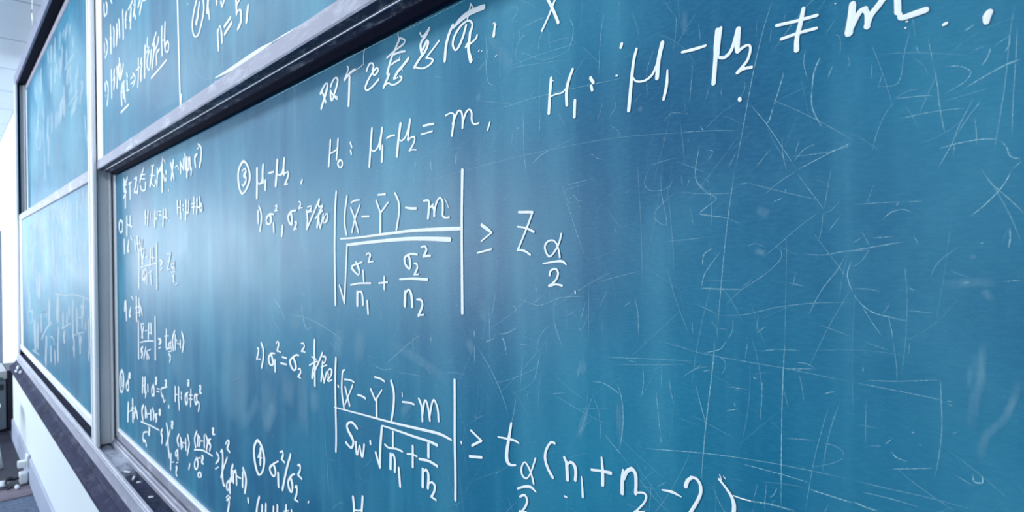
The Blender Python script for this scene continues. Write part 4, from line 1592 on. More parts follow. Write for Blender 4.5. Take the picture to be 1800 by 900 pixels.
(-1343,15901,58,-1320,15703,58,-1316,15553,57),
(-1216,15913,69,-1228,15796,69),
(-1581,15878,62,-1359,15815,60),
(-1369,14932,59,-1333,14881,62,-1242,14862,61),
(-1371,14766,57,-1229,14804,56,-1065,14851,54),
(-1674,14585,63,-1373,14586,61,-1068,14590,58,-788,14577,56),
(-1597,14498,54,-1374,14501,52,-1163,14489,51),
(-1676,14388,113,-1568,14367,111,-1478,14360,108),
(-967,15436,72,-922,15439,71),
(-955,15415,73,-920,15397,73),
(-932,15171,71,-881,15200,71),
(-1560,15362,46,-1569,14911,46),
(-1636,15114,54,-1469,15105,53),
(-797,14869,91,-786,14810,110,-737,14815,83,-737,14877,84),
(-923,14837,50,-786,14771,49),
(-1539,14936,59,-1441,14954,58),
(-1353,15044,42,-1419,14971,43),
(-6460,15522,142,-6294,15548,142,-6059,15651,142),
(-6062,16103,58,-5628,16000,53,-5203,16125,51,-4763,16161,49),
(-5757,15999,74,-5553,16137,72),
(-6204,15965,87,-6093,15949,105,-6079,15852,119),
(-6946,15277,125,-6642,14959,125,-6435,14672,127,-6268,14336,126),
(-6103,14612,114,-6133,14467,113,-6198,14232,112),
(-5611,15328,105,-5662,15114,104,-5740,14901,103),
(-5676,15353,69,-5599,15575,64,-5417,15735,58),
(-3714,15686,46,-3256,15612,44),
(-4457,15400,60,-3952,15447,57,-3257,15496,53),
(-7060,14183,109,-6969,14156,88,-6877,14217,91),
(-4502,14418,76,-4387,14323,75,-4259,14222,74),
(-4302,15099,133,-4234,14921,131,-4216,14642,126,-4242,14449,122,-4288,14227,121),
(-4703,15064,87,-4521,15066,90,-4346,15009,94,-4248,14954,96),
(-4021,16163,68,-3983,15993,68,-3979,15718,67),
(-3748,15090,65,-3726,14871,65,-3693,14566,65),
(-3693,14566,130,-3682,14479,130),
(-3926,15359,67,-3916,15178,66,-3945,14991,65),
(-3668,15369,63,-3672,15124,63),
(-3570,15250,63,-3548,15100,63,-3513,14974,63),
(-5470,14775,64,-5141,14848,63),
(-4963,14669,62,-4409,14760,59),
(-4676,14897,56,-4772,14683,57,-4905,14309,58),
(-4676,14872,80,-4588,14668,78,-4564,14333,77),
(-4922,15208,129,-4924,15070,129),
(-5106,15886,65,-4957,15959,64),
(-4428,16253,69,-4565,16018,70),
(-5346,15806,69,-5279,15655,69,-5181,15445,68),
(-4188,16055,60,-4076,16130,59),
(-5678,16266,129,-5661,16186,129),
(-6489,16215,103,-6627,15688,104),
(-6665,15976,87,-6658,15248,87),
(-4779,16093,60,-4879,15814,61),
(-3915,14371,34,-3272,14474,32),
(-4129,15403,84,-3993,15391,82),
(-5941,15298,76,-6009,14793,76),
(-4729,16317,62,-4741,15577,62),
(-6017,15414,70,-5787,15418,68),
(-7020,15539,220,-7023,15419,221),
(-7025,15311,166,-7024,15011,166),
(-6386,15477,222,-6321,15392,231,-6307,15269,232),
(-6765,15372,142,-6555,15450,140),
(-10078,14608,98,-9695,14563,88,-9327,14645,84),
(-9329,14574,86,-8283,14621,80),
(-8683,15025,190,-8725,15224,190),
(-8178,15354,220,-8159,15225,220),
(-7747,14758,75,-7525,14801,75,-7291,14783,78),
(-8445,15344,86,-8726,15211,91,-9694,14627,99),
(-10061,14195,74,-9704,14235,72),
(-9062,14234,226,-9053,14166,226),
(-9248,17907,46,-8351,17994,43,-7284,18079,39,-6122,18129,36),
(-8222,18735,60,-8393,18595,64,-8540,18398,72,-8595,17934,73),
(-7491,18662,45,-7956,18533,47,-8512,18361,52,-8840,18162,58),
(-8108,18360,217,-8110,18263,206,-8058,18167,188),
(-7411,18379,198,-7425,18289,197,-7422,18203,195),
(-8106,18433,50,-8038,18432,54,-7960,18341,63),
(-7934,18330,159,-7935,18290,159),
(-7533,18474,47,-7397,18470,46,-7229,18431,45),
(-7202,18556,96,-7227,18492,96),
(-6799,18562,56,-6838,18302,57,-6911,18059,57),
(-6662,18278,54,-6777,18044,55,-6941,17705,56),
(-9864,18391,334,-9858,18353,334),
(-8941,18380,268,-8939,18359,268),
(-9581,18215,46,-9370,18148,48,-9181,18041,50),
(-9792,18501,59,-9626,18426,66,-9545,18327,78),
(-10661,18290,54,-10491,18320,53),
(-10859,18067,58,-10628,18133,57),
(-8297,17873,97,-8265,17841,96),
(-6662,17754,74,-6629,17765,74),
(-7912,18111,100,-7900,18069,99),
(-8604,18137,73,-8622,18004,73),
(-10816,18946,90,-10537,18706,80,-10246,18575,71),
(-9366,18325,61,-9204,18420,61),
(-14839,15697,331,-14624,15595,341,-14413,15473,351),
(-14413,15473,396,-14260,15307,384,-14109,15165,372),
(-13200,15933,339,-13137,15832,338),
(-13209,15643,518,-13170,15376,507,-13039,15097,488),
(-13041,15036,223,-12676,15158,218),
(-13083,15176,290,-12948,15064,288),
(-14052,15342,109,-13078,15341,109,-12033,15177,112,-11323,14990,112),
(-11629,15151,95,-11205,15168,93),
(-10611,15646,235,-10578,15577,234),
(-10616,15460,156,-10568,15442,156),
(-9776,15762,159,-9752,15458,158),
(-12134,13098,169,-12123,12905,169),
(-14908,15311,265,-14804,15093,215,-14484,14939,169),
(-15687,14467,477,-15517,14252,473),
(-15157,14611,300,-15454,14352,304),
(-15289,14093,440,-15356,13809,441),
(-15190,12940,424,-15100,12910,422),
(-13194,14589,186,-12968,14408,183),
(-11877,14881,129,-11639,14790,180,-11683,14633,187),
(-12588,13651,176,-12572,13614,176),
(-12125,12989,135,-12115,12573,137,-12057,12273,137,-12025,11844,137,-11967,11569,138),
(-11377,12241,96,-11296,12247,95),
(-11868,11226,57,-11564,11460,50,-11274,11565,47),
(-15116,12147,71,-14874,12203,71),
(-12035,12289,52,-11623,12358,51),
(-12987,12291,77,-12887,12390,76),
(-10938,12250,44,-10266,12254,42),
(-12424,16802,85,-11710,16814,82,-10439,16778,76),
(-11205,17026,196,-11030,17571,194),
(-13621,16453,91,-12069,16505,83),
(-4384,14324,54,-4282,14240,53,-4133,14118,53),
(-4024,14010,52,-3917,13915,52,-3778,13812,50,-3610,13702,49),
(-3898,14375,40,-3577,14428,39,-3307,14471,38,-2907,14522,37,-2629,14547,36),
(-3753,13955,37,-3622,14046,36),
(-4025,13906,32,-3754,13920,31),
(-4203,13626,39,-4018,13629,38,-3827,13646,37),
(-3822,14002,28,-3863,13625,28),
(-4420,13702,47,-4416,13585,47),
)),
('chalk_scratches','UM',0.4,(
(-17706,22866,400,-17890,22686,445,-17897,22530,320,-17724,22428,138,-17592,22437,198),
(-15063,21943,262,-15241,21811,267,-15386,21694,273),
(-19242,24228,439,-19219,23613,427,-19098,22973,378,-18739,22283,267,-18192,21950,140,-17406,21728,124,-16667,21629,126),
(-18103,21901,333,-17761,21537,328),
(-13695,21712,126,-13284,21752,130,-13057,21802,140),
(-16543,22765,272,-16526,22192,271,-16506,21700,270),
(-16962,22359,337,-17058,22024,338),
(-12724,21920,251,-12736,21890,251),
)),
('chalk_smear','UM',0.3,(
(-14020,22842,3374,-13915,22332,3430,-13869,21890,3500),
(-18418,23148,2655,-18349,22601,2317,-17922,21917,1991),
(-17465,22377,3864,-17481,21985,3561,-17321,21723,2865),
(-13636,21685,603,-14377,21641,609,-15318,21626,622),
(-23771,22095,1950,-22061,21992,1795,-20190,21828,1645),
)),
('chalk_dust','UM',0.88,(
(-17113,21698,125,-16351,21659,399,-15459,21640,604,-14637,21633,677,-13878,21636,506,-13260,21621,187),
(-13260,21621,81,-12628,21609,179,-11673,21567,172,-10987,21577,73),
)),
('chalk_dust','UM',0.6,(
(-17848,21556,129,-17414,21547,198,-17034,21603,157),
)),
('chalk_smear','UL',0.5,(
(-43131,30710,45656,-44820,28428,46796,-46608,26239,47935),
(-51578,31719,58107,-53292,29966,61078,-55141,27809,64105),
(-62149,32815,45881,-63779,31128,49651,-64704,29568,53163),
(-44968,26649,50244,-45959,24271,51243,-46989,21799,52283),
(-53977,28433,69451,-55393,25290,70328,-56798,22766,70810),
(-65335,30682,61260,-66562,26877,63039,-66984,23319,63596),
)),
('chalk_smear','LL',0.5,(
(-39551,20220,43525,-39730,17999,43702,-39907,15816,43877),
(-48299,20262,60305,-48971,18287,61587,-49720,15647,62827),
(-61318,20077,73802,-61585,17849,74105,-61874,15436,74434),
(-40567,16070,45197,-40707,14355,45338,-40802,13206,45433),
(-48712,15976,60345,-49428,13590,62814,-49621,11602,64488),
(-61095,15833,72757,-61439,12930,74200,-61016,10401,73355),
)),
('chalk_smear','LM',0.22,(
(-17793,16314,6416,-18167,14224,6581,-18409,11829,6698),
(-15919,13026,2281,-16435,12555,2335),
(-15191,13602,6057,-15331,12846,5606,-15702,12313,4897),
(-13893,13958,4273,-14125,13059,4323),
(-13259,15536,2752,-13862,14947,2839),
(-12021,15566,3337,-12546,15056,3436),
(-11392,15265,2224,-11569,14494,2247),
(-10515,15332,2355,-10676,14530,2378),
(-12672,13799,2700,-12602,13168,2690),
(-9575,15130,1151,-8826,14955,1103,-8191,14790,1080,-7689,14627,1060),
(-7203,15379,1078,-7058,15176,1066),
(-6829,15697,867,-6756,15772,862),
(-8750,14175,1015,-9147,13774,1042),
(-7504,18081,2115,-7585,17808,2134,-7668,17438,2152),
(-7349,18417,707,-7450,18261,712),
(-12854,18331,2923,-12866,17940,2925),
(-11682,17814,1688,-11668,17690,1687),
(-15438,17234,5049,-15986,16335,5179),
(-775,15862,439,-741,15651,422,-779,15491,419,-806,15208,423),
(-725,15960,300,-729,15592,300),
(-485,15717,331,-590,15372,340,-709,15197,348,-754,14973,350),
(-520,15564,222,-591,15357,225),
(-800,15767,244,-815,15548,244),
(-982,16413,475,-793,16433,463,-626,16437,452),
(-791,16665,260,-767,16618,259),
(-721,16389,334,-651,16285,331),
(-2534,17154,573,-2457,17110,569,-2400,17087,567),
(-2560,16725,391,-2444,16684,386),
(-3913,18478,409,-3900,18403,409),
(-6863,19241,747,-6845,19135,746),
(-3614,18048,283,-3572,18003,282),
(-6596,20115,858,-6381,19807,843),
(-6416,19866,1242,-6071,19413,1207),
(-3321,19446,399,-3305,19145,398),
(-6794,16088,1319,-6847,15672,1324),
(-4824,15320,747,-4891,15112,751),
(-4771,14733,578,-4938,14252,587),
(-4291,14911,577,-4258,14328,575),
(-23857,14114,9225,-23362,13076,9434,-23398,12300,9358),
(-17715,14066,6608,-17236,13204,6674,-17797,11873,6011),
(-16141,12726,2329,-17281,11976,2450),
(-14712,13139,2709,-15570,12204,2822),
(-13202,14297,3415,-13258,12476,3425),
(-28025,12695,7170,-28064,11975,7179),
(-20770,17953,11324,-21222,16779,12174,-21096,15022,12151),
(-17973,17311,9387,-17855,16314,9244,-18389,14840,9037),
(-24776,19799,10948,-25663,18205,12112,-24168,16520,8734),
(-28257,20164,3923,-26434,19748,3713),
(-15431,17432,6773,-15219,16344,6790,-15370,15552,6715),
(-13810,17184,3086,-14048,16543,3171,-14301,15604,3241),
(-31566,18333,6673,-29450,16837,6295),
(-19948,19293,2892,-20730,18880,2980),
(-22942,17059,7794,-22555,15598,7689),
)),
('chalk_scratches','LM',1.0,(
(-16231,20774,190,-13857,20792,169,-11182,20804,146,-9052,20818,128,-7178,20823,112),
(-9052,20787,87,-8012,20785,81,-6969,20791,75),
(-11428,20817,135,-10260,20824,126),
)),
]

PLANE = {'LM': 0.0, 'UM': -0.06, 'UL': 0.0, 'LL': -0.06}


AREA = [-99, 99, -99, 99]                # the writing area that marks must stay on


def catmull(P, closed=False):
    if len(P) < 3:
        (x0, z0, w0), (x1, z1, w1) = P
        return [(x0 + (x1 - x0) * t / 3, z0 + (z1 - z0) * t / 3, w0 + (w1 - w0) * t / 3) for t in range(4)]
    out = []
    n = len(P)
    for i in range(n - 1):
        p0 = P[i - 1] if i > 0 else (P[-2] if closed else P[0])
        p1, p2 = P[i], P[i + 1]
        p3 = P[i + 2] if i + 2 < n else (P[1] if closed else P[-1])
        # centripetal-like: scale tangents when neighbouring spans differ a lot
        L = math.hypot(p2[0] - p1[0], p2[1] - p1[1])
        La = math.hypot(p1[0] - p0[0], p1[1] - p0[1]) or L
        Lb = math.hypot(p3[0] - p2[0], p3[1] - p2[1]) or L
        ka = L / (L + La) if i > 0 or closed else 0.5
        kb = L / (L + Lb) if i + 2 < n or closed else 0.5
        N = 6
        for k in range(N):
            t = k / N
            r = []
            for c in range(3):
                m1 = (p2[c] - p0[c]) * ka
                m2 = (p3[c] - p1[c]) * kb
                t2, t3 = t * t, t * t * t
                r.append((2 * t3 - 3 * t2 + 1) * p1[c] + (t3 - 2 * t2 + t) * m1 + (-2 * t3 + 3 * t2) * p2[c] + (t3 - t2) * m2)
            out.append(tuple(r))
    out.append(tuple(P[-1]))
    return out


def ribbon(bm, lay, path, y, strength, mode):
    """a stroke of chalk lying on the board plane y; rounded ends, slightly domed"""
    n = len(path)
    rows = []
    tang = []
    for i in range(n):
        a = path[max(i - 1, 0)]
        b = path[min(i + 1, n - 1)]
        L = math.hypot(b[0] - a[0], b[1] - a[1]) or 1e-6
        tang.append(((b[0] - a[0]) / L, (b[1] - a[1]) / L))
    seq = []
    if mode == 'solid':
        t = tang[0]
        x, z, w = path[0]
        for ang in (80, 50, 25):
            c, s_ = math.sin(math.radians(ang)), math.cos(math.radians(ang))
            seq.append((x - t[0] * w * c, z - t[1] * w * c, w * s_, t, 1))
    for i, (x, z, w) in enumerate(path):
        f = 1.0
        if mode != 'solid':
            u = i / (n - 1)
            f = min(1.0, min(u, 1 - u) * 5 + 0.05) if mode == 'scratch' else min(1.0, min(u, 1 - u) * 3.5)
        seq.append((x, z, w, tang[i], f))
    if mode == 'solid':
        t = tang[-1]
        x, z, w = path[-1]
        for ang in (25, 50, 80):
            c, s_ = math.sin(math.radians(ang)), math.cos(math.radians(ang))
            seq.append((x + t[0] * w * c, z + t[1] * w * c, w * s_, t, 1))
    for x, z, w, t, f in seq:
        nx, nz = -t[1], t[0]
        row = []
        for k, e, dy in ((-1, 1.0, 0.0), (0, 0.0, -0.0002), (1, 1.0, 0.0)):
            v = bm.verts.new((min(max(x + nx * w * k, AREA[0]), AREA[1]), y + dy, min(max(z + nz * w * k, AREA[2]), AREA[3])))
            v[lay] = (strength, f, e, 1)
            row.append(v)
        rows.append(row)
    for a, b in zip(rows[:-1], rows[1:]):
        for k in (0, 1):
            bm.faces.new((a[k], a[k + 1], b[k + 1], b[k]))


def marks_mesh():
    bm = bmesh.new()
    return bm, bm.verts.layers.float_color.new('mark')


def decode(st):
    P = [(st[i] / 1e4, st[i + 1] / 1e4, st[i + 2] / 1e5) for i in range(0, len(st), 3)]
    closed = len(P) > 4 and abs(P[0][0] - P[-1][0]) < 1e-6 and abs(P[0][1] - P[-1][1]) < 1e-6
    return P, closed


def words(paths, gap=0.022):
    """strokes that touch or nearly touch belong to one word"""
    n = len(paths)
    root = list(range(n))

    def find(i):
        while root[i] != i:
            i = root[i]
        return i
    ext = [(min(p[0] for p in q), max(p[0] for p in q), min(p[1] for p in q), max(p[1] for p in q)) for q in paths]
    for i in range(n):
        for j in range(i):
            a, b = ext[i], ext[j]
            if a[0] - gap > b[1] or b[0] - gap > a[1] or a[2] - gap > b[3] or b[2] - gap > a[3]:
                continue
            if any((p[0] - q[0]) ** 2 + (p[1] - q[1]) ** 2 < (gap + p[2] + q[2]) ** 2 for p in paths[i] for q in paths[j]):
                root[find(i)] = find(j)
    out = {}
    for i in range(n):
        out.setdefault(find(i), []).append(paths[i])
    return list(out.values())


def add_writing(code, parent, rnd):
    y0 = PLANE[code]
    scr = marks_mesh()
    sme = marks_mesh()
    ns = nm = 0
    k = 0
    for name, plane, strength, strokes in WRITING:
        if plane != code:
            continue
        if name == 'chalk_scratches':
            for st in strokes:
                P, c = decode(st)
                P = [(x, z, max(w * 0.8, 0.0004)) for x, z, w in P]
                ribbon(scr[0], scr[1], catmull(P, c), y0 - 0.0004 - ns * 2e-7, min(1.5, strength * rnd.uniform(0.9, 1.9)), 'scratch')
                ns += 1
        elif name == 'chalk_smear':
            for st in strokes:
                P, c = decode(st)
                ribbon(sme[0], sme[1], catmull(P, c), y0 - 0.0002 - nm * 1e-6, strength * rnd.uniform(0.8, 1.3), 'smear')
                nm += 1
        else:
            paths = []
            for st in strokes:
                P, c = decode(st)
                paths.append(catmull(P, c))
            for word in words(paths):
                bm, lay = marks_mesh()
                for path in word:
                    ribbon(bm, lay, path, y0 - 0.0008 - k * 1.5e-6, strength, 'solid')
                    k += 1
                tag(link(name, bm, M['chalk'], parent), 'white chalk writing')
    return scr, sme, ns, nm


def finish_marks(scr, sme, ns, nm, parent):
    if ns:
        tag(link('chalk_scratches', scr[0], M['scratch'], parent), 'faint pale chalk scratches and ghost writing', kind='stuff')
    else:
        scr[0].free()
    if nm:
        tag(link('chalk_smears', sme[0], M['smear'], parent), 'pale wiped chalk dust', kind='stuff')
    else:
        sme[0].free()


# ------------------------------------------------------------------ the four sliding boards


def panel(code, s_in0, s_in1, s_out0, s_out1, h0, h1, label):
    """writing area s_in0..s_in1 (right..left), heights h0..h1 above the eye; frame out to s_out0..s_out1"""
    y = PLANE[code]
    o = empty('sliding_chalkboard', (-(s_out0 + s_out1) / 2, y, ZE + h0 - .05), label, 'chalkboard', 'sliding blue chalkboards')
    bx('writing_surface', M['board'], -s_in1 - .002, -s_in0 + .002, y, y + .016, ZE + h0 - .002, ZE + h1 + .002, o)
    AREA[:] = [-s_in1, -s_in0, ZE + h0, ZE + h1]
    D = y + .6
    for a, b in ((s_in0, s_out0), (s_in1, s_out1)):
        sg = 1 if b > a else -1
        bm = bmesh.new()
        prof = [(-a, D - .6 + .0165), (-a, D - .6 - .003), (-(a + .006 * sg), D - .6 - .007), (-(b - .012 * sg), D - .6 - .007), (-b, D - .6 - .004), (-b, D - .6 + .022)]
        extrude_z(bm, prof, ZE + h0 - .045, ZE + h1 + .042)
        link('frame_stile', bm, M['alu'], o)
    return o


rnd = random.Random(7)
# --- lower board of the near pair
LM = panel('LM', -.50, 3.335, -.59, 3.382, -.80, .455, 'blue chalkboard covered in formulas and scratches, the large lower one nearest the viewer')
px('frame_lip', M['alu'], [(.6165, -.80), (.597, -.80), (.591, -.803), (.5890, -.809), (.592, -.812), (.6165, -.812)], 3.334, -.499, LM)
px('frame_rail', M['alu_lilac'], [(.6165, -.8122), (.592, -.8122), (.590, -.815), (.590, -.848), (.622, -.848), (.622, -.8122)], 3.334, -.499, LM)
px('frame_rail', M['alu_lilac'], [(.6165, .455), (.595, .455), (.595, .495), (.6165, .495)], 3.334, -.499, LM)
scr, sme, ns, nm = add_writing('LM', LM, rnd)
# hundreds of hair-fine scratches from years of chalk and dusters
for i in range(950):
    x = rnd.gauss(-.35, .6) if rnd.random() < .75 else rnd.uniform(-3.2, .45)
    z = rnd.uniform(ZE - .7, ZE + .40)
    x = max(-3.2, min(.42, x))
    L = rnd.choice((.015, .03, .05, .07, .11)) * rnd.uniform(.6, 1.4)
    a = rnd.choice((rnd.gauss(1.5, .25), rnd.gauss(.55, .35), rnd.gauss(2.2, .5), rnd.uniform(0, 3.14)))
    bend = rnd.uniform(-.6, .6) * (2 if rnd.random() < .2 else .5)
    pts = []
    w = rnd.uniform(.00025, .0006)
    for q in range(4):
        pts.append((x, z, w))
        x += math.cos(a) * L / 3
        z += math.sin(a) * L / 3
        a += bend / 3
    if all(ZE - .78 < p[1] < ZE + .41 and -3.3 < p[0] < .48 for p in pts):
        ribbon(scr[0], scr[1], catmull(pts), -.0003 - i * 1e-7, rnd.uniform(.10, .48), 'scratch')
for i in range(420):
    x = rnd.uniform(-2.6, .45)
    z = rnd.uniform(ZE - .75, ZE + .40)
    a = rnd.uniform(0, 3.14)
    L = rnd.choice((.0015, .003, .005))
    w = rnd.uniform(.0004, .0012)
    ribbon(scr[0], scr[1], [(x + math.cos(a) * L * t, z + math.sin(a) * L * t, w) for t in (0, .5, 1)], -.00036 - i * 1e-7, rnd.uniform(.3, .9), 'scratch')
finish_marks(scr, sme, 1, 1, LM)

# --- upper board of the near pair, sliding in front
UM = panel('UM', -.50, 3.255, -.59, 3.382, .487, 1.67, 'blue chalkboard with a ruled line and answers, the upper one of the near pair')
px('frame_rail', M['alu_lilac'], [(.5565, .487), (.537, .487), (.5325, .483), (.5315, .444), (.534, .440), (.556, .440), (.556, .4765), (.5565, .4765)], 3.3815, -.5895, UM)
px('underside_channel', M['shaded_metal'], [(.5345, .4395), (.553, .4365), (.5545, .4345), (.5575, .4345), (.559, .4360), (.574, .4270), (.574, .4395)], 3.3815, -.5895, UM)
px('lip_strip', M['lip_metal'], [(.5540, .4342), (.5545, .4325), (.5575, .4325), (.5585, .4345)], 3.381, -.589, UM)
px('gap_shade', M['near_black'], [(.5745, .424), (.586, .414), (.5915, .412), (.5915, .44), (.5745, .44)], 3.33, -.50, UM)  # black strip added for the shaded gap between ledge and lower board
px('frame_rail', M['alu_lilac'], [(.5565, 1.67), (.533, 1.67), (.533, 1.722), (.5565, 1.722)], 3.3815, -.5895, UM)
finish_marks(*add_writing('UM', UM, rnd), UM)

# --- upper board of the far pair
UL = panel('UL', 3.57, 7.355, 3.508, 7.398, .43, 1.68, 'blue chalkboard dim with dust, the upper one of the far pair under the header')
px('frame_rail', M['alu_lilac'], [(.6165, 1.68), (.597, 1.68), (.591, 1.684), (.591, 1.722), (.6165, 1.722)], 7.354, 3.571, UL)
px('frame_rail', M['alu_lilac'], [(.6165, .43), (.597, .43), (.592, .427), (.592, .39), (.6165, .39)], 7.354, 3.571, UL)
finish_marks(*add_writing('UL', UL, rnd), UL)

# --- lower board of the far pair, in the front track
LL = panel('LL', 3.57, 7.22, 3.508, 7.398, -.79, .403, 'blue chalkboard with blurred notes, the lower one of the far pair')
px('frame_rail', M['alu_lilac'], [(.5565, .403), (.537, .403), (.532, .408), (.531, .462), (.536, .467), (.5565, .467)], 7.3975, 3.5085, LL)
px('frame_rail', M['alu'], [(.5565, -.79), (.537, -.79), (.531, -.794), (.5285, -.803), (.531, -.810), (.530, -.838), (.5565, -.838)], 7.3975, 3.5085, LL)
finish_marks(*add_writing('LL', LL, rnd), LL)

# ------------------------------------------------------------------ chalk tray
o = empty('chalk_tray', (-3.4, -.1, ZE - 1.045), 'long grey metal chalk tray along the low wall below the chalkboards', 'chalk tray')
TS0, TS1 = 7.53, -.75
px('tray_trough', M['tray_dark'], [(.5300, -.8965), (.5330, -.8968), (.578, -.8895), (.698, -.8895), (.698, -1.0455), (.480, -1.0455), (.480, -1.000), (.5060, -.966)], TS0, TS1, o)
px('track_foot', M['alu_lilac'], [(.5765, -.889), (.5765, -.874), (.5795, -.868), (.586, -.866), (.588, -.858), (.640, -.858), (.640, -.889)], 3.383, -.598, o)
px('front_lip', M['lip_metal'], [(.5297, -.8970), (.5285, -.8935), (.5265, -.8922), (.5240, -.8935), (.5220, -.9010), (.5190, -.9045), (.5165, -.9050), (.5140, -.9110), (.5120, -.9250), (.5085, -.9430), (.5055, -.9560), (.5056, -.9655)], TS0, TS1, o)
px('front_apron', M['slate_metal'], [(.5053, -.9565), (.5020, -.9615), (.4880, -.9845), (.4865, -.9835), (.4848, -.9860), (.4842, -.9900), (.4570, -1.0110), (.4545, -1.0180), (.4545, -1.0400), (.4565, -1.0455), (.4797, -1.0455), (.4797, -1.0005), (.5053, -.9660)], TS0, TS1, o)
bx('end_cap', M['plastic_white'], -TS0 - .012, -TS0 - .0005, -.075, .095, ZE - 1.0455, ZE - .86, o, 0.003)

# chalk stubs lying in the trough
TROUGH = ZE - .8936


def chalk_stub(x, y, ang, L, r, label, cat='chalk', name='chalk_stub', grp='chalk stubs in the tray'):
    bm = bmesh.new()
    tube(bm, [(-L / 2, 0, 0), (-L / 2 + r * .3, 0, 0), (0, 0, 0), (L / 2 - r * .4, 0, 0), (L / 2, 0, 0)], [r * .75, r, r * 1.02, r, r * .6], 10)
    ob = link(name, bm, M['chalk_solid'], None, False)
    ob.location = (x, y, TROUGH + r * 1.03)
    ob.rotation_euler = (0, 0, ang)
    return tag(ob, label, cat, grp)


M['chalk_solid'] = plain('chalk_stick', (0.88, 0.91, 0.93), 0.95, 0, 0.05, 60)
chalk_stub(-2.905, -.052, .5, .035, .004, 'white chalk stub in the tray trough, farthest from the viewer')
chalk_stub(-2.80, -.050, -.3, .035, .0045, 'largest white chalk stub in the tray trough, second from the track post')
chalk_stub(-2.735, -.046, 1.0, .014, .004, 'short white chalk stub in the tray trough, third from the track post')
chalk_stub(-2.53, -.048, .9, .018, .004, 'white chalk stub in the tray trough, nearest the viewer')


def lump(name, mat, loc, size, seed, label, cat, group=None, flat=.6):
    bm = bmesh.new()
    bmesh.ops.create_icosphere(bm, subdivisions=3, radius=1)
    r2 = random.Random(seed)
    dirs = [(Vector((r2.gauss(0, 1), r2.gauss(0, 1), r2.gauss(0, 1))).normalized(), r2.uniform(-.35, .3)) for _ in range(14)]
    for v in bm.verts:
        n = v.co.normalized()
        k = 1
        for dvec, am in dirs:
            k += am * max(0, n.dot(dvec) - .55)
        v.co = Vector((n.x * k * size[0], n.y * k * size[1], n.z * k * size[2]))
    zmin = min(v.co.z for v in bm.verts)
    cut = zmin * flat
    for v in bm.verts:
        v.co.z = max(v.co.z, cut) - cut
    ob = link(name, bm, mat)
    ob.location = loc
    return tag(ob, label, cat, group)


# scraps lying on the far end of the tray
lump('paper_scrap', M['paper'], (-7.06, -.114, ZE - .984), (.05, .013, .018), 3, 'white crumpled scrap on the far end of the tray, behind the other two', 'paper scrap', 'scraps on the far end of the tray')
lump('paper_scrap', M['paper'], (-6.98, -.131, ZE - .999), (.04, .012, .014), 5, 'white crumpled scrap on the far end of the tray, front left of three', 'paper scrap', 'scraps on the far end of the tray')
lump('paper_scrap', M['paper'], (-6.80, -.114, ZE - .984), (.045, .012, .014), 8, 'white crumpled scrap on the far end of the tray, front right of three', 'paper scrap', 'scraps on the far end of the tray')

# ------------------------------------------------------------------ wall socket with a plug, adapter and cord on the floor
o = empty('wall_socket', (-5.75, DADO - .0125, .16), 'white wall socket with a plug in it, low on the low wall', 'socket')
bx('socket_plate', M['plastic_white'], -5.79, -5.70, DADO - .026, DADO - .0125, .12, .215, o, .003)
bx('plug', M['plastic_white'], -5.775, -5.725, DADO - .075, DADO - .0262, .125, .175, o, .006)
o = empty('power_adapter', (-5.75, -.172, .0), 'white power adapter with black cord on the floor under the wall socket', 'adapter')
bx('adapter_body', M['plastic_white'], -5.80, -5.71, -.205, -.160, .007, .085, o, .006)
bm = bmesh.new()
tube(bm, [(-5.76, -.206, .05), (-5.76, -.23, .045), (-5.78, -.25, .05), (-5.76, -.28, .05), (-5.74, -.285, .03), (-5.72, -.262, .014), (-5.69, -.258, .012), (-5.66, -.275, .012), (-5.64, -.28, .012)],
     [.012, .012, .018, .014, .007, .005, .005, .005, .005])
link('cord', bm, M['plastic_black'], o, True)
lump('paper_scrap', M['paper'], (-5.79, -.30, .006), (.05, .035, .02), 12, 'grey-white crumpled paper on the dark floor beside the black cord', 'paper scrap')
lump('paper_scrap', M['paper'], (-5.64, -.225, .006), (.035, .016, .016), 21, 'small crumpled paper on the dark floor against the power adapter', 'paper scrap')

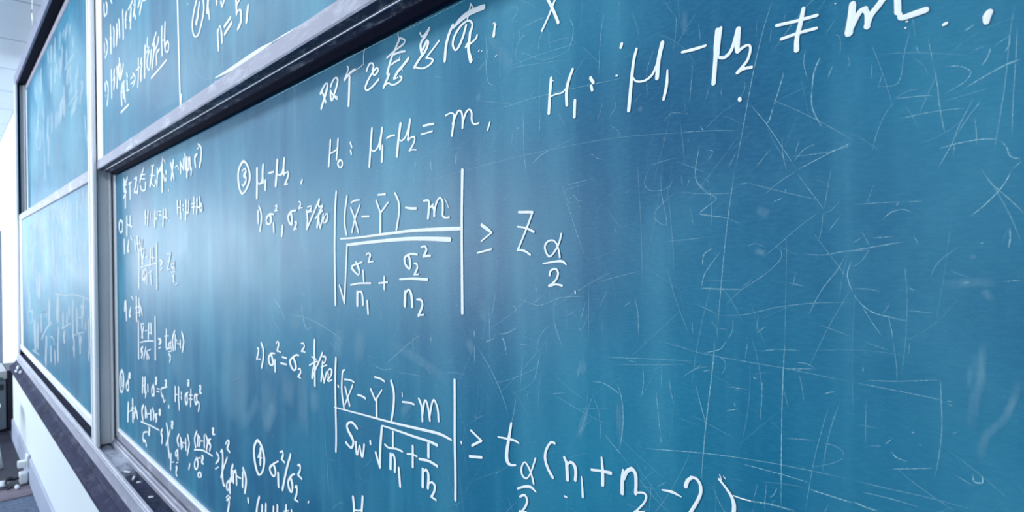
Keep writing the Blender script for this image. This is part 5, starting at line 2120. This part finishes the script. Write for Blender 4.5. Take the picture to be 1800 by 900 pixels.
# ------------------------------------------------------------------ cabinet and stool at the far left
o = empty('machine_cabinet', (-7.9, -.4, 0), 'grey and beige machine cabinet with a dark display beyond the end of the low wall', 'cabinet')
bx('cabinet_body', M['grey_case'], -8.25, -7.62, -.66, -.168, .03, .52, o, .008)
bx('cabinet_top', M['beige'], -8.26, -7.61, -.67, -.160, .521, .605, o, .01)
bx('dark_recess', M['plastic_black'], -8.24, -7.66, -.1595, -.03, .007, .60, o, .006)  # black block standing in for the dark recess between cabinet and wall
bx('display', M['plastic_black'], -7.618, -7.612, -.60, -.185, .42, .475, o, .002)
bx('stripe', M['teal'], -7.608, -7.605, -.60, -.19, .525, .545, o)
bx('base_plinth', M['plastic_black'], -8.22, -7.66, -.63, -.19, .0065, .029, o)
o = empty('stool', (-6.45, -.445, 0), 'white stool at the left edge in front of the machine cabinet', 'stool')
bm = bmesh.new()
r = bmesh.ops.create_cone(bm, cap_ends=True, segments=40, radius1=.175, radius2=.175, depth=.035)
bmesh.ops.bevel(bm, geom=[e for e in bm.edges if abs(e.verts[0].co.z - e.verts[1].co.z) < 1e-4], offset=.008, segments=2, affect='EDGES')
bmesh.ops.translate(bm, verts=bm.verts, vec=(-6.45, -.445, .485))
link('seat', bm, M['plastic_white'], o)
for k in range(4):
    a = math.pi / 4 + k * math.pi / 2
    bm = bmesh.new()
    tube(bm, [(-6.45 + math.cos(a) * .15, -.445 + math.sin(a) * .15, .468), (-6.45 + math.cos(a) * .235, -.445 + math.sin(a) * .235, .0065)], [.017, .014], 12)
    link('leg', bm, M['plastic_white'], o, True)

# strip of torn tape hanging from the ceiling in front of the header box
bm = bmesh.new()
P = [(-5.72, -.092, ZC - .0005), (-5.72, -.0935, 3.60), (-5.715, -.096, 3.55), (-5.70, -.094, 3.52), (-5.70, -.096, 3.47)]
W = [.020, .017, .03, .025, .004]
rows = []
for (x, y, z), w in zip(P, W):
    rows.append([bm.verts.new((x - w, y - .003, z)), bm.verts.new((x + w, y - .003, z)), bm.verts.new((x + w, y, z)), bm.verts.new((x - w, y, z))])
for a, b in zip(rows[:-1], rows[1:]):
    for k in range(4):
        bm.faces.new((a[k], a[(k + 1) % 4], b[(k + 1) % 4], b[k]))
bm.faces.new(rows[0])
bm.faces.new(rows[-1])
tape = tag(link('hanging_tape', bm, M['plastic_white']), 'torn white tape with brown stains hanging from the ceiling by the header box', 'tape')
bx('stain', M['brown'], -5.74, -5.70, -.101, -.0966, 3.575, 3.59, tape)
